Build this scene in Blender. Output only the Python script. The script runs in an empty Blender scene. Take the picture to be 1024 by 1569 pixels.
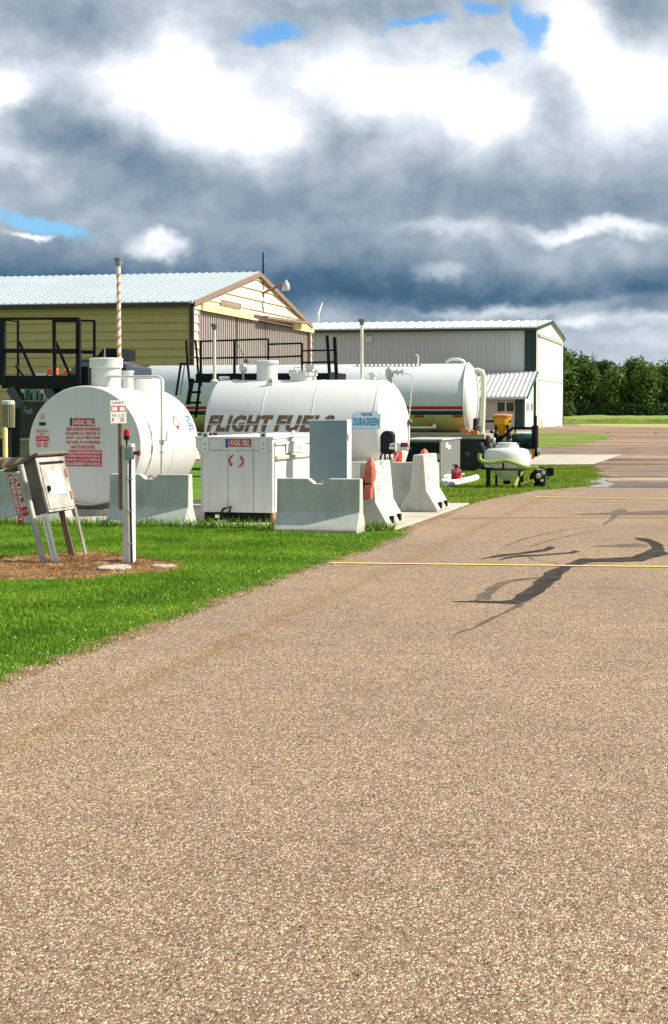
import bpy, bmesh, math, random
import numpy as np
from mathutils import Vector, Matrix, noise as mn
R = math.radians
random.seed(7); rng = np.random.default_rng(7)
S = bpy.context.scene; C = S.collection
# ------------------------------------------------------------------ camera
F, CX, CY, HY, VX, H = 2600., 512., 784.5, 629., 1123., 1.7      # lens in pixels of the 1024x1569 photo
PIT = math.atan((CY - HY) / F); YAW = math.atan((VX - CX) / math.hypot(F, CY - HY))
cam = bpy.data.cameras.new('camera'); camo = bpy.data.objects.new('camera', cam); C.objects.link(camo)
camo.location = (0, 0, H); camo.rotation_euler = (R(90) - PIT, 0, YAW)
cam.sensor_fit = 'VERTICAL'; cam.sensor_height = 36; cam.lens = 36 * F / 1569; cam.clip_start = .1; cam.clip_end = 6000
S.camera = camo
# ------------------------------------------------------------------ light and sky
SUN_EL, SUN_AZ = 40., 13.      # azimuth turned from +X towards +Y
sv = Vector((math.cos(R(SUN_EL)) * math.cos(R(SUN_AZ)), math.cos(R(SUN_EL)) * math.sin(R(SUN_AZ)), math.sin(R(SUN_EL))))
sl = bpy.data.lights.new('sun', 'SUN'); sl.energy = 5.7; sl.angle = R(.5); sl.color = (1, .93, .80)
so = bpy.data.objects.new('sun', sl); C.objects.link(so); so.rotation_euler = sv.to_track_quat('Z', 'Y').to_euler(); so.location = (20, 5, 30)
S.view_settings.view_transform = 'Standard'; S.view_settings.look = 'None'; S.view_settings.exposure = .42; S.view_settings.gamma = 1
S.cycles.max_bounces = 6; S.cycles.diffuse_bounces = 3; S.cycles.glossy_bounces = 3; S.cycles.transparent_max_bounces = 8

def ray(x, y):
    u = (x - CX) / F; v = -(y - CY) / F
    fw = Vector((-math.sin(YAW) * math.cos(PIT), math.cos(YAW) * math.cos(PIT), -math.sin(PIT)))
    rt = Vector((math.cos(YAW), math.sin(YAW), 0)); up = rt.cross(fw)
    return fw + u * rt + v * up
def G(x, y, z=0):            # point of the horizontal plane z
    r = ray(x, y); t = (z - H) / r.z; return Vector((r.x * t, r.y * t, z))
def W(x, y, Y):              # point of the plane y = Y
    r = ray(x, y); t = Y / r.y; return Vector((r.x * t, Y, H + r.z * t))
def WX(x, y, X):             # point of the plane x = X
    r = ray(x, y); t = X / r.x; return Vector((X, r.y * t, H + r.z * t))

wd = bpy.data.worlds.new('World'); S.world = wd; wd.use_nodes = True
def build_world():
    nt = wd.node_tree; N = nt.nodes; L = nt.links; N.clear()
    def nd(t, **k):
        n = N.new(t)
        for a, b in k.items(): setattr(n, a, b)
        return n
    def m(op, a, b=None, clamp=False):
        n = nd('ShaderNodeMath', operation=op); n.use_clamp = clamp
        for i, q in enumerate((a, b)):
            if q is None: continue
            if isinstance(q, (int, float)): n.inputs[i].default_value = q
            else: L.new(q, n.inputs[i])
        return n.outputs[0]
    tc = nd('ShaderNodeTexCoord'); D = tc.outputs['Generated']
    sp = nd('ShaderNodeSeparateXYZ'); L.new(D, sp.inputs[0])
    az = m('ARCTAN2', sp.outputs[0], sp.outputs[1]); el = m('ARCSINE', sp.outputs[2])
    K = 100.                 # sky laid out in hundredths of a radian
    cb = nd('ShaderNodeCombineXYZ'); L.new(m('MULTIPLY', az, K), cb.inputs[0]); L.new(m('MULTIPLY', el, K), cb.inputs[1])
    mp = nd('ShaderNodeMapping'); mp.inputs['Scale'].default_value = (1, 1, 1.2); L.new(D, mp.inputs[0])
    def nz(sc, det, rough=.55, dist=0, off=0):
        n = nd('ShaderNodeTexNoise'); n.inputs['Scale'].default_value = sc; n.inputs['Detail'].default_value = det
        n.inputs['Roughness'].default_value = rough; n.inputs['Distortion'].default_value = dist
        if off:
            q = nd('ShaderNodeVectorMath', operation='ADD'); q.inputs[1].default_value = (off, off * .7, off * 1.3); L.new(mp.outputs[0], q.inputs[0]); L.new(q.outputs[0], n.inputs['Vector'])
        else: L.new(mp.outputs[0], n.inputs['Vector'])
        return n
    def maprange_(y):      # unseen sky behind the camera: slight brightening added to tune the fill light
        q = nd('ShaderNodeMapRange', interpolation_type='SMOOTHSTEP'); L.new(y, q.inputs[0]); q.inputs[1].default_value = .55; q.inputs[2].default_value = -.4; q.inputs[3].default_value = 0; q.inputs[4].default_value = -.01
        return q.outputs[0]
    wn = nz(16, 6, .56)
    sb = nd('ShaderNodeVectorMath', operation='SUBTRACT'); L.new(wn.outputs['Color'], sb.inputs[0]); sb.inputs[1].default_value = (.5, .5, .5)
    ml = nd('ShaderNodeVectorMath', operation='MULTIPLY'); L.new(sb.outputs[0], ml.inputs[0]); ml.inputs[1].default_value = (6., 5., 0)
    ad = nd('ShaderNodeVectorMath', operation='ADD'); L.new(cb.outputs[0], ad.inputs[0]); L.new(ml.outputs[0], ad.inputs[1])
    P = ad.outputs[0]
    def ang(px, py):
        r = ray(px, py).normalized(); return math.atan2(r.x, r.y) * K, math.asin(r.z) * K
    def blob(px, py, rx, ry, rot=0, inner=0.):
        a, e = ang(px, py); q = nd('ShaderNodeMapping', vector_type='TEXTURE')
        q.inputs['Location'].default_value = (a, e, 0); q.inputs['Rotation'].default_value = (0, 0, R(rot))
        q.inputs['Scale'].default_value = (rx / F * K, ry / F * K, 1); L.new(P, q.inputs[0])
        ln = nd('ShaderNodeVectorMath', operation='LENGTH'); L.new(q.outputs[0], ln.inputs[0])
        mr = nd('ShaderNodeMapRange', interpolation_type='SMOOTHSTEP'); L.new(ln.outputs['Value'], mr.inputs[0])
        mr.inputs[1].default_value = 1.; mr.inputs[2].default_value = inner; mr.inputs[3].default_value = 0; mr.inputs[4].default_value = 1
        return mr.outputs[0]
    # brightness by height above the horizon (display values), for the whole sky
    sp2 = nd('ShaderNodeSeparateXYZ'); L.new(P, sp2.inputs[0])
    ev = m('DIVIDE', sp2.outputs[1], 60.)
    cr = nd('ShaderNodeValToRGB'); L.new(ev, cr.inputs[0]); e = cr.color_ramp
    pts = [(650, .70), (560, .74), (515, .66), (480, .48), (450, .39), (415, .49), (375, .60), (345, .65), (325, .62), (290, .645), (255, .71), (215, .80), (170, .86), (120, .84), (60, .77), (10, .70), (-120, .72), (-300, .70), (-900, .70)]
    stops = sorted([(max(0, min(1, ang(600, y)[1] / 60)), v) for y, v in pts])
    while len(e.elements) > 1: e.elements.remove(e.elements[-1])
    e.elements[0].position, v0 = stops[0][0], stops[0][1]; e.elements[0].color = (v0, v0, v0, 1)
    for p, v in stops[1:]:
        q = e.elements.new(p); q.color = (v, v, v, 1)
    B = cr.outputs[0]
    for (px, py, rx, ry, rot, amp, inn) in [
        (300, 160, 200, 110, -18, .26, 0), (245, 80, 110, 85, 0, .22, 0), (400, 215, 120, 50, 0, .16, .1), (620, 130, 250, 100, -14, .19, 0), (740, 185, 120, 55, -30, .18, .2),
        (950, 140, 140, 110, 0, .27, 0), (850, 30, 90, 110, 0, .22, .1), (5, 135, 75, 42, 10, .36, .1), (20, 240, 60, 40, 0, .12, 0),
        (75, 190, 110, 85, -20, -.24, .15), (170, 250, 150, 60, -15, -.12, .1), (130, 50, 260, 65, -5, -.15, .2), (560, 20, 240, 32, 0, -.08, .1), (450, 60, 100, 40, 0, -.08, 0), (960, 25, 110, 50, 0, -.10, .2),
        (520, 205, 90, 50, 0, -.15, .1), (840, 170, 80, 55, -40, -.12, .2), (800, 300, 330, 45, -3, -.07, .2), (330, 300, 260, 60, -8, -.05, .2),
        (680, 350, 120, 22, -3, .16, .1), (920, 345, 170, 20, -3, .30, .2), (680, 408, 60, 22, 0, .20, .2), (940, 385, 180, 40, 0, .08, .1), (250, 378, 55, 28, -10, .34, .2), (50, 365, 60, 10, -10, .35, .1),
        (90, 425, 260, 55, 0, -.04, .2), (560, 440, 300, 40, 0, -.05, .2), (60, 290, 60, 30, 0, .06, 0),
        (820, 478, 200, 22, 2, .22, .2), (905, 503, 60, 28, 0, .30, .1), (985, 508, 60, 18, 0, .22, 0), (760, 470, 90, 14, 0, .18, 0), (700, 480, 120, 12, 0, .12, .1), (1000, 535, 140, 22, 0, .1, .2)]:
        B = m('ADD', B, m('MULTIPLY', blob(px, py, rx, ry, rot, inn), amp))
    n1 = nz(13, 9, .57, .25, 3.1); n2 = nz(38, 6, .55, .1, 1.7)
    B = m('ADD', B, m('MULTIPLY', m('SUBTRACT', n1.outputs['Fac'], .5), .20))
    B = m('ADD', B, m('MULTIPLY', m('SUBTRACT', n2.outputs['Fac'], .5), .12))
    for sc_, k_, o_ in ((20, .13, 5.3), (40, .13, 8.1)):      # rounded puffs with darker creases
        pn = nz(sc_, 5, .5, .2, o_); B = m('ADD', B, m('MULTIPLY', m('SUBTRACT', m('ABSOLUTE', m('SUBTRACT', pn.outputs['Fac'], .5)), .075), k_ * 2))
    bk = maprange_(sp.outputs[1]); B = m('SUBTRACT', B, bk)
    # cloud colour from that brightness
    cc = nd('ShaderNodeValToRGB'); L.new(B, cc.inputs[0]); e = cc.color_ramp
    for i, (p, c) in enumerate([(.28, (.03, .09, .16)), (.40, (.075, .15, .24)), (.52, (.19, .27, .36)), (.62, (.31, .38, .46)), (.74, (.48, .55, .62)), (.88, (.74, .79, .86)), (1.08, (1.08, 1.08, 1.08))]):
        q = e.elements[i] if i < 2 else e.elements.new(p)
        q.position = p; q.color = (*c, 1)
    # clear gaps
    gap = None
    for (px, py, rx, ry, rot, inn) in [(425, 55, 75, 24, 12, .1), (798, 48, 27, 75, 8, .1), (750, 100, 28, 20, 0, 0), (75, 348, 125, 26, -16, .2), (740, 22, 60, 22, 0, 0), (620, 40, 90, 12, 0, 0)]:
        b = blob(px, py, rx, ry, rot, inn); gap = b if gap is None else m('MAXIMUM', gap, b)
    hi = nd('ShaderNodeMapRange', interpolation_type='SMOOTHSTEP'); L.new(el, hi.inputs[0]); hi.inputs[1].default_value = .30; hi.inputs[2].default_value = .7; hi.inputs[4].default_value = .35
    hin = m('MULTIPLY', hi.outputs[0], m('GREATER_THAN', n1.outputs['Fac'], .46))
    gap = m('MAXIMUM', gap, hin)
    gap = m('ADD', gap, m('MULTIPLY', m('SUBTRACT', n2.outputs['Fac'], .5), .7))
    gm = nd('ShaderNodeMapRange', interpolation_type='SMOOTHSTEP'); L.new(gap, gm.inputs[0]); gm.inputs[1].default_value = .05; gm.inputs[2].default_value = .95; gm.inputs[4].default_value = .85
    sky = nd('ShaderNodeTexSky'); sky.sky_type = 'NISHITA'; sky.sun_disc = False; sky.sun_elevation = R(SUN_EL)
    sky.sun_rotation = R(90 - SUN_AZ); sky.air_density = 1.2; sky.dust_density = .3; sky.ozone_density = 2.5
    tn = nd('ShaderNodeMixRGB', blend_type='MULTIPLY'); tn.inputs[0].default_value = 1; tn.inputs[2].default_value = (.42, .78, 1.12, 1); L.new(sky.outputs[0], tn.inputs[1])
    bs = nd('ShaderNodeBackground'); L.new(tn.outputs[0], bs.inputs[0]); bs.inputs[1].default_value = .12
    bc = nd('ShaderNodeBackground'); L.new(cc.outputs[0], bc.inputs[0]); bc.inputs[1].default_value = .84
    mx = nd('ShaderNodeMixShader'); L.new(gm.outputs[0], mx.inputs[0]); L.new(bc.outputs[0], mx.inputs[1]); L.new(bs.outputs[0], mx.inputs[2])
    o = nd('ShaderNodeOutputWorld'); L.new(mx.outputs[0], o.inputs[0])
build_world()

# ------------------------------------------------------------------ materials
MATS = {}
def mat(name, col, rough=.6, metal=0., var=.12, vs=3., bump=0., bs=40., dirt=None, ds=2., da=.35, streak=False, spec=.5, transl=0.):
    """painted / plain surface: base colour with mottled variation, optional dirt colour, optional fine bump"""
    if name in MATS: return MATS[name]
    M = bpy.data.materials.new(name); M.use_nodes = True; nt = M.node_tree; N = nt.nodes; L = nt.links
    b = N['Principled BSDF']; b.inputs['Roughness'].default_value = rough; b.inputs['Metallic'].default_value = metal
    b.inputs['Specular IOR Level'].default_value = spec
    tc = N.new('ShaderNodeTexCoord'); n = N.new('ShaderNodeTexNoise'); n.inputs['Scale'].default_value = vs; n.inputs['Detail'].default_value = 6
    L.new(tc.outputs['Object'], n.inputs['Vector'])
    mx = N.new('ShaderNodeMixRGB'); mx.inputs[1].default_value = (*[c * (1 - var) for c in col], 1); mx.inputs[2].default_value = (*[min(1, c * (1 + var)) for c in col], 1)
    rr = N.new('ShaderNodeMapRange'); rr.inputs[1].default_value = .3; rr.inputs[2].default_value = .7; L.new(n.outputs[0], rr.inputs[0]); L.new(rr.outputs[0], mx.inputs[0])
    out = mx.outputs[0]
    if dirt:
        mp = N.new('ShaderNodeMapping'); L.new(tc.outputs['Object'], mp.inputs[0])
        if streak: mp.inputs['Scale'].default_value = (6, 6, .5)
        n2 = N.new('ShaderNodeTexNoise'); n2.inputs['Scale'].default_value = ds; n2.inputs['Detail'].default_value = 8; n2.inputs['Roughness'].default_value = .65; L.new(mp.outputs[0], n2.inputs['Vector'])
        r2 = N.new('ShaderNodeMapRange'); r2.inputs[1].default_value = .48; r2.inputs[2].default_value = .75; r2.inputs[4].default_value = da; L.new(n2.outputs[0], r2.inputs[0])
        m2 = N.new('ShaderNodeMixRGB'); L.new(r2.outputs[0], m2.inputs[0]); L.new(out, m2.inputs[1]); m2.inputs[2].default_value = (*dirt, 1); out = m2.outputs[0]
    L.new(out, b.inputs['Base Color'])
    if bump:
        n3 = N.new('ShaderNodeTexNoise'); n3.inputs['Scale'].default_value = bs; n3.inputs['Detail'].default_value = 4; L.new(tc.outputs['Object'], n3.inputs['Vector'])
        bp = N.new('ShaderNodeBump'); bp.inputs['Strength'].default_value = bump; bp.inputs['Distance'].default_value = .01; L.new(n3.outputs[0], bp.inputs['Height']); L.new(bp.outputs[0], b.inputs['Normal'])
    if transl:
        t = N.new('ShaderNodeBsdfTranslucent'); L.new(out, t.inputs[0]); ms = N.new('ShaderNodeMixShader'); ms.inputs[0].default_value = transl
        L.new(b.outputs[0], ms.inputs[1]); L.new(t.outputs[0], ms.inputs[2]); L.new(ms.outputs[0], N['Material Output'].inputs[0])
    MATS[name] = M; return M

def ramp_mat(name, setup):
    M = bpy.data.materials.new(name); M.use_nodes = True; nt = M.node_tree; setup(nt, nt.nodes, nt.links, nt.nodes['Principled BSDF']); MATS[name] = M; return M
def ramp(N, stops, interp='LINEAR'):
    c = N.new('ShaderNodeValToRGB'); e = c.color_ramp; e.interpolation = interp
    for i, (p, col) in enumerate(stops):
        q = e.elements[i] if i < 2 else e.elements.new(p)
        q.position = p; q.color = (*col, 1)
    return c
def noise_n(N, L, vec, sc, det=4, rough=.5):
    n = N.new('ShaderNodeTexNoise'); n.inputs['Scale'].default_value = sc; n.inputs['Detail'].default_value = det; n.inputs['Roughness'].default_value = rough; L.new(vec, n.inputs['Vector']); return n
def mixc(N, L, typ, fac, a, b):
    m = N.new('ShaderNodeMixRGB'); m.blend_type = typ
    for i, q in ((0, fac), (1, a), (2, b)):
        if isinstance(q, (int, float)): m.inputs[i].default_value = q
        elif isinstance(q, tuple): m.inputs[i].default_value = (*q, 1)
        else: L.new(q, m.inputs[i])
    return m.outputs[0]
def maprange(N, L, v, a, b, c=0., d=1., smooth=True):
    r = N.new('ShaderNodeMapRange'); L.new(v, r.inputs[0]); r.inputs[1].default_value = a; r.inputs[2].default_value = b; r.inputs[3].default_value = c; r.inputs[4].default_value = d
    if smooth: r.interpolation_type = 'SMOOTHSTEP'
    return r.outputs[0]

def asphalt(nt, N, L, b):
    tc = N.new('ShaderNodeTexCoord'); V = tc.outputs['Object']
    mp = N.new('ShaderNodeMapping'); mp.inputs['Scale'].default_value = (1, .52, 1); L.new(V, mp.inputs[0])
    v = N.new('ShaderNodeTexVoronoi'); v.inputs['Scale'].default_value = 165; L.new(mp.outputs[0], v.inputs['Vector'])
    v2 = N.new('ShaderNodeTexVoronoi'); v2.inputs['Scale'].default_value = 95; L.new(mp.outputs[0], v2.inputs['Vector'])
    s1 = N.new('ShaderNodeSeparateColor'); L.new(v.outputs['Color'], s1.inputs[0])
    s2 = N.new('ShaderNodeSeparateColor'); L.new(v2.outputs['Color'], s2.inputs[0])
    c1 = ramp(N, [(0, (.03, .022, .018)), (.16, (.15, .105, .078)), (.4, (.28, .198, .145)), (.65, (.36, .262, .195)), (.83, (.52, .405, .30)), (.94, (1., .86, .70))]); L.new(s1.outputs[0], c1.inputs[0])
    c2 = ramp(N, [(0, (.12, .085, .065)), (.5, (.31, .225, .165)), (1, (.52, .39, .29))]); L.new(s2.outputs[1], c2.inputs[0])
    col = mixc(N, L, 'MIX', .30, c1.outputs[0], c2.outputs[0])
    gapm = maprange(N, L, v.outputs['Distance'], .45, .75); col = mixc(N, L, 'MULTIPLY', gapm, col, (.62, .58, .55))
    n = noise_n(N, L, V, .35, 6, .6); k = ramp(N, [(.3, (.83, .775, .665)), (.7, (1.06, 1.0, .825))]); L.new(n.outputs[0], k.inputs[0]); col = mixc(N, L, 'MULTIPLY', 1., col, k.outputs[0])
    n = noise_n(N, L, V, 4., 5, .6); k = ramp(N, [(.3, (.9, .9, .9)), (.7, (1.1, 1.1, 1.1))]); L.new(n.outputs[0], k.inputs[0]); col = mixc(N, L, 'MULTIPLY', 1., col, k.outputs[0])
    # worn wheel track near the left edge
    sp = N.new('ShaderNodeSeparateXYZ'); L.new(V, sp.inputs[0]); nn = noise_n(N, L, V, 1.3, 3)
    a = N.new('ShaderNodeMath'); a.operation = 'MULTIPLY_ADD'; L.new(nn.outputs[0], a.inputs[0]); a.inputs[1].default_value = .25; L.new(sp.outputs[0], a.inputs[2])
    d = N.new('ShaderNodeMath'); d.operation = 'ADD'; L.new(a.outputs[0], d.inputs[0]); d.inputs[1].default_value = 3.43
    e = N.new('ShaderNodeMath'); e.operation = 'ABSOLUTE'; L.new(d.outputs[0], e.inputs[0])
    tr = maprange(N, L, e.outputs[0], .02, .16, .55, 0.); col = mixc(N, L, 'MULTIPLY', tr, col, (.88, .76, .56))
    L.new(col, b.inputs['Base Color']); b.inputs['Roughness'].default_value = .8; b.inputs['Specular IOR Level'].default_value = .3
    bp = N.new('ShaderNodeBump'); bp.invert = True; bp.inputs['Strength'].default_value = .9; bp.inputs['Distance'].default_value = .004; L.new(v.outputs['Distance'], bp.inputs['Height']); L.new(bp.outputs[0], b.inputs['Normal'])
ramp_mat('asphalt', asphalt)
def soil(c1, c2, c3, sc=1.2, fine=30., fc=.37, bp_=.6):
    def f(nt, N, L, b):
        tc = N.new('ShaderNodeTexCoord'); V = tc.outputs['Object']
        n = noise_n(N, L, V, sc, 8, .65); r = ramp(N, [(.32, c1), (.5, c2), (.68, c3)]); L.new(n.outputs[0], r.inputs[0])
        n2 = noise_n(N, L, V, fine, 5, .7); r2 = ramp(N, [(.3, (1 - fc,) * 3), (.7, (1 + fc,) * 3)]); L.new(n2.outputs[0], r2.inputs[0])
        L.new(mixc(N, L, 'MULTIPLY', 1., r.outputs[0], r2.outputs[0]), b.inputs['Base Color']); b.inputs['Roughness'].default_value = .9; b.inputs['Specular IOR Level'].default_value = .15
        bp = N.new('ShaderNodeBump'); bp.inputs['Strength'].default_value = bp_; bp.inputs['Distance'].default_value = .02; L.new(n2.outputs[0], bp.inputs['Height']); L.new(bp.outputs[0], b.inputs['Normal'])
    return f
ramp_mat('lawn', soil((.06, .14, .012), (.10, .21, .018), (.16, .26, .03), 1.1, 45))
ramp_mat('far_lawn', soil((.10, .155, .022), (.155, .215, .032), (.24, .26, .06), .22, 4))
def gravel(nt, N, L, b):
    tc = N.new('ShaderNodeTexCoord'); V = tc.outputs['Object']; mp = N.new('ShaderNodeMapping'); mp.inputs['Scale'].default_value = (.10, .33, 1); L.new(V, mp.inputs[0])
    n = noise_n(N, L, mp.outputs[0], 1., 7, .6); r = ramp(N, [(.33, (.12, .075, .048)), (.5, (.255, .175, .118)), (.66, (.39, .285, .20))]); L.new(n.outputs[0], r.inputs[0])
    n2 = noise_n(N, L, V, 2.5, 8, .75); r2 = ramp(N, [(.3, (.65, .65, .65)), (.7, (1.3, 1.3, 1.3))]); L.new(n2.outputs[0], r2.inputs[0]); n3 = noise_n(N, L, V, 25, 4, .7); r3 = ramp(N, [(.3, (.75, .75, .75)), (.7, (1.25, 1.25, 1.25))]); L.new(n3.outputs[0], r3.inputs[0])
    L.new(mixc(N, L, 'MULTIPLY', 1., mixc(N, L, 'MULTIPLY', 1., r.outputs[0], r2.outputs[0]), r3.outputs[0]), b.inputs['Base Color']); b.inputs['Roughness'].default_value = .9; b.inputs['Specular IOR Level'].default_value = .15
    bp = N.new('ShaderNodeBump'); bp.inputs['Strength'].default_value = .7; bp.inputs['Distance'].default_value = .04; L.new(n2.outputs[0], bp.inputs['Height']); L.new(bp.outputs[0], b.inputs['Normal'])
ramp_mat('gravel', gravel)
ramp_mat('dirt', soil((.16, .10, .05), (.25, .16, .08), (.32, .22, .12), 3., 60))
ramp_mat('dirt_pale', soil((.28, .22, .16), (.36, .29, .22), (.44, .37, .29), 1., 20))
ramp_mat('mulch', soil((.13, .07, .03), (.30, .17, .08), (.50, .32, .16), 5., 60, .5, 1.))
ramp_mat('slab', soil((.36, .32, .26), (.46, .42, .35), (.54, .50, .42), 1.2, 30, .12, .2))
ramp_mat('tar', soil((.022, .018, .016), (.045, .036, .03), (.10, .078, .06), 5., 110, .5))
ramp_mat('faded_tar', soil((.09, .068, .053), (.15, .112, .085), (.24, .175, .13), 4., 110, .5))
ramp_mat('concrete', soil((.43, .45, .40), (.49, .50, .45), (.55, .55, .49), 1.1, 28, .07, .12))
ramp_mat('weathered', soil((.22, .20, .18), (.42, .39, .35), (.56, .53, .49), 4., 40, .2, .3))
ramp_mat('meadow', soil((.14, .20, .03), (.21, .28, .05), (.27, .32, .09), .12, 1.5))

def concrete(nt, N, L, b):
    tc = N.new('ShaderNodeTexCoord'); V = tc.outputs['Object']; n = noise_n(N, L, V, 1.3, 8, .6); r = ramp(N, [(.32, (.40, .415, .365)), (.5, (.48, .49, .44)), (.68, (.56, .56, .50))]); L.new(n.outputs[0], r.inputs[0])
    mp = N.new('ShaderNodeMapping'); mp.inputs['Scale'].default_value = (9, 9, .9); L.new(V, mp.inputs[0]); n2 = noise_n(N, L, mp.outputs[0], 1., 6, .65); col = mixc(N, L, 'MULTIPLY', maprange(N, L, n2.outputs[0], .5, .72, 0., .55), r.outputs[0], (.62, .58, .50))
    v = N.new('ShaderNodeTexVoronoi'); v.inputs['Scale'].default_value = 26; L.new(V, v.inputs['Vector']); sc = N.new('ShaderNodeSeparateColor'); L.new(v.outputs['Color'], sc.inputs[0])
    a = N.new('ShaderNodeMath'); a.operation = 'MULTIPLY'; L.new(maprange(N, L, v.outputs['Distance'], .22, .12), a.inputs[0]); L.new(maprange(N, L, sc.outputs[0], .72, .78), a.inputs[1]); col = mixc(N, L, 'MULTIPLY', a.outputs[0], col, (.45, .43, .40))
    sp = N.new('ShaderNodeSeparateXYZ'); L.new(V, sp.inputs[0]); n3 = noise_n(N, L, V, 5, 5, .6); q = N.new('ShaderNodeMath'); q.operation = 'MULTIPLY_ADD'; L.new(n3.outputs[0], q.inputs[0]); q.inputs[1].default_value = -.16; L.new(sp.outputs[2], q.inputs[2])
    col = mixc(N, L, 'MULTIPLY', maprange(N, L, q.outputs[0], .06, -.06, 0., .6), col, (.55, .50, .38)); L.new(col, b.inputs['Base Color']); b.inputs['Roughness'].default_value = .85
    n4 = noise_n(N, L, V, 60, 4, .6); bp = N.new('ShaderNodeBump'); bp.inputs['Strength'].default_value = .25; bp.inputs['Distance'].default_value = .006; L.new(n4.outputs[0], bp.inputs['Height']); L.new(bp.outputs[0], b.inputs['Normal'])
ramp_mat('concrete', concrete)
WHITE = mat('white_paint', (.66, .665, .63), .42, var=.02, vs=1.2, dirt=(.42, .40, .32), ds=1.5, da=.16, streak=True)
WHITE2 = mat('trailer_paint', (.63, .665, .66), .35, var=.03, dirt=(.5, .46, .36), ds=1.2, da=.25, streak=True)
GREYP = mat('grey_panel', (.74, .73, .69), .5, var=.04, dirt=(.4, .37, .3), ds=2, da=.3, streak=True)
BLUEG = mat('blue_grey', (.185, .26, .285), .5, var=.06, dirt=(.2, .24, .26), ds=2, da=.4)
BLACK = mat('black_steel', (.007, .007, .010), .6, var=.3, dirt=(.03, .025, .02), da=.2, spec=.2)
DARK = mat('dark_rubber', (.018, .018, .018), .8, var=.3)
GALV = mat('galvanised', (.48, .49, .48), .4, .6, var=.15, dirt=(.3, .27, .22), da=.4)
CREAM = mat('cream_metal', (.80, .76, .55), .6, var=.04, dirt=(.55, .47, .27), ds=1, da=.25, streak=True)
OLIVE = mat('tan_siding', (.44, .36, .135), .6, var=.05, dirt=(.38, .31, .12), ds=.7, da=.35, streak=True)
TRIM = mat('brown_trim', (.25, .16, .115), .6, var=.1)
DTRIM = mat('dark_trim', (.05, .03, .022), .6, var=.1)
YEL = mat('yellow_beam', (.80, .74, .32), .6, var=.05)
DOORM = mat('ribbed_door', (.32, .285, .26), .55, var=.05, dirt=(.3, .24, .2), ds=1, da=.3, streak=True)
ROOF = mat('pale_roof', (.48, .55, .57), .42, .0, var=.05, vs=.4, dirt=(.42, .46, .46), ds=.5, da=.3)
HW = mat('hangar_grey', (.55, .57, .52), .6, var=.04, vs=.3)
HWW = mat('hangar_white', (.80, .80, .76), .6, var=.02, vs=.2)
GREEN = mat('dark_green', (.006, .045, .036), .5, var=.1)
RED = mat('sign_red', (.55, .012, .03), .5, var=.1)
REDP = mat('red_paint', (.45, .012, .014), .35, var=.15)
NAVY = mat('navy', (.012, .02, .075), .4, var=.1)
BLUE = mat('sign_blue', (.02, .10, .38), .5, var=.1)
SIGNW = mat('sign_white', (.80, .80, .78), .5, var=.03)
ORC = mat('orange_vinyl', (.58, .11, .07), .4, var=.2, vs=8, dirt=(.85, .38, .30), ds=6, da=.5, bump=.4, bs=14)
ORANGE = mat('orange_lens', (.85, .16, .02), .35, var=.1)
GLASS = mat('dark_glass', (.02, .03, .03), .08, var=.1, spec=.8)
YTANK = mat('yellow_plastic', (.80, .42, .015), .4, var=.08, transl=.25)
TEAL = mat('teal_drum', (.015, .10, .10), .35, var=.15)
HOSE = mat('lime_hose', (.44, .50, .13), .4, var=.12, vs=9, transl=.15)
POLY = mat('white_plastic', (.80, .81, .77), .4, var=.04, transl=.2)
STAINY = mat('fuel_stained', (.60, .50, .19), .5, var=.2, vs=1.5, dirt=(.25, .13, .03), ds=1.8, da=.7)
LETTER = mat('bronze_letter', (.15, .095, .035), .5, var=.15)
INK = mat('black_ink', (.015, .012, .015), .5)
GINK = mat('grey_ink', (.50, .53, .55), .5)
TEALI = mat('teal_ink', (.02, .24, .34), .5)
PALEB = mat('pale_blue', (.50, .68, .78), .5, var=.05)
WOOD = mat('white_wood', (.66, .65, .62), .7, var=.08, dirt=(.3, .27, .24), ds=3, da=.6, streak=True, bump=.5, bs=30)
BWOOD = mat('brown_pipe', (.20, .13, .09), .7, var=.25, vs=6)
SMOKE = mat('smoked_grey', (.12, .12, .12), .4)
PINK = mat('faded_brown_board', (.26, .18, .145), .7, var=.2, vs=5)
CHROME = mat('bright_metal', (.7, .7, .68), .25, .9, var=.1)
BARK = mat('bark', (.14, .11, .08), .9, var=.3)
YLINE = mat('yellow_road_paint', (.88, .62, .15), .7, var=.10, vs=6, dirt=(.5, .34, .16), ds=9, da=.6)

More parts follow.
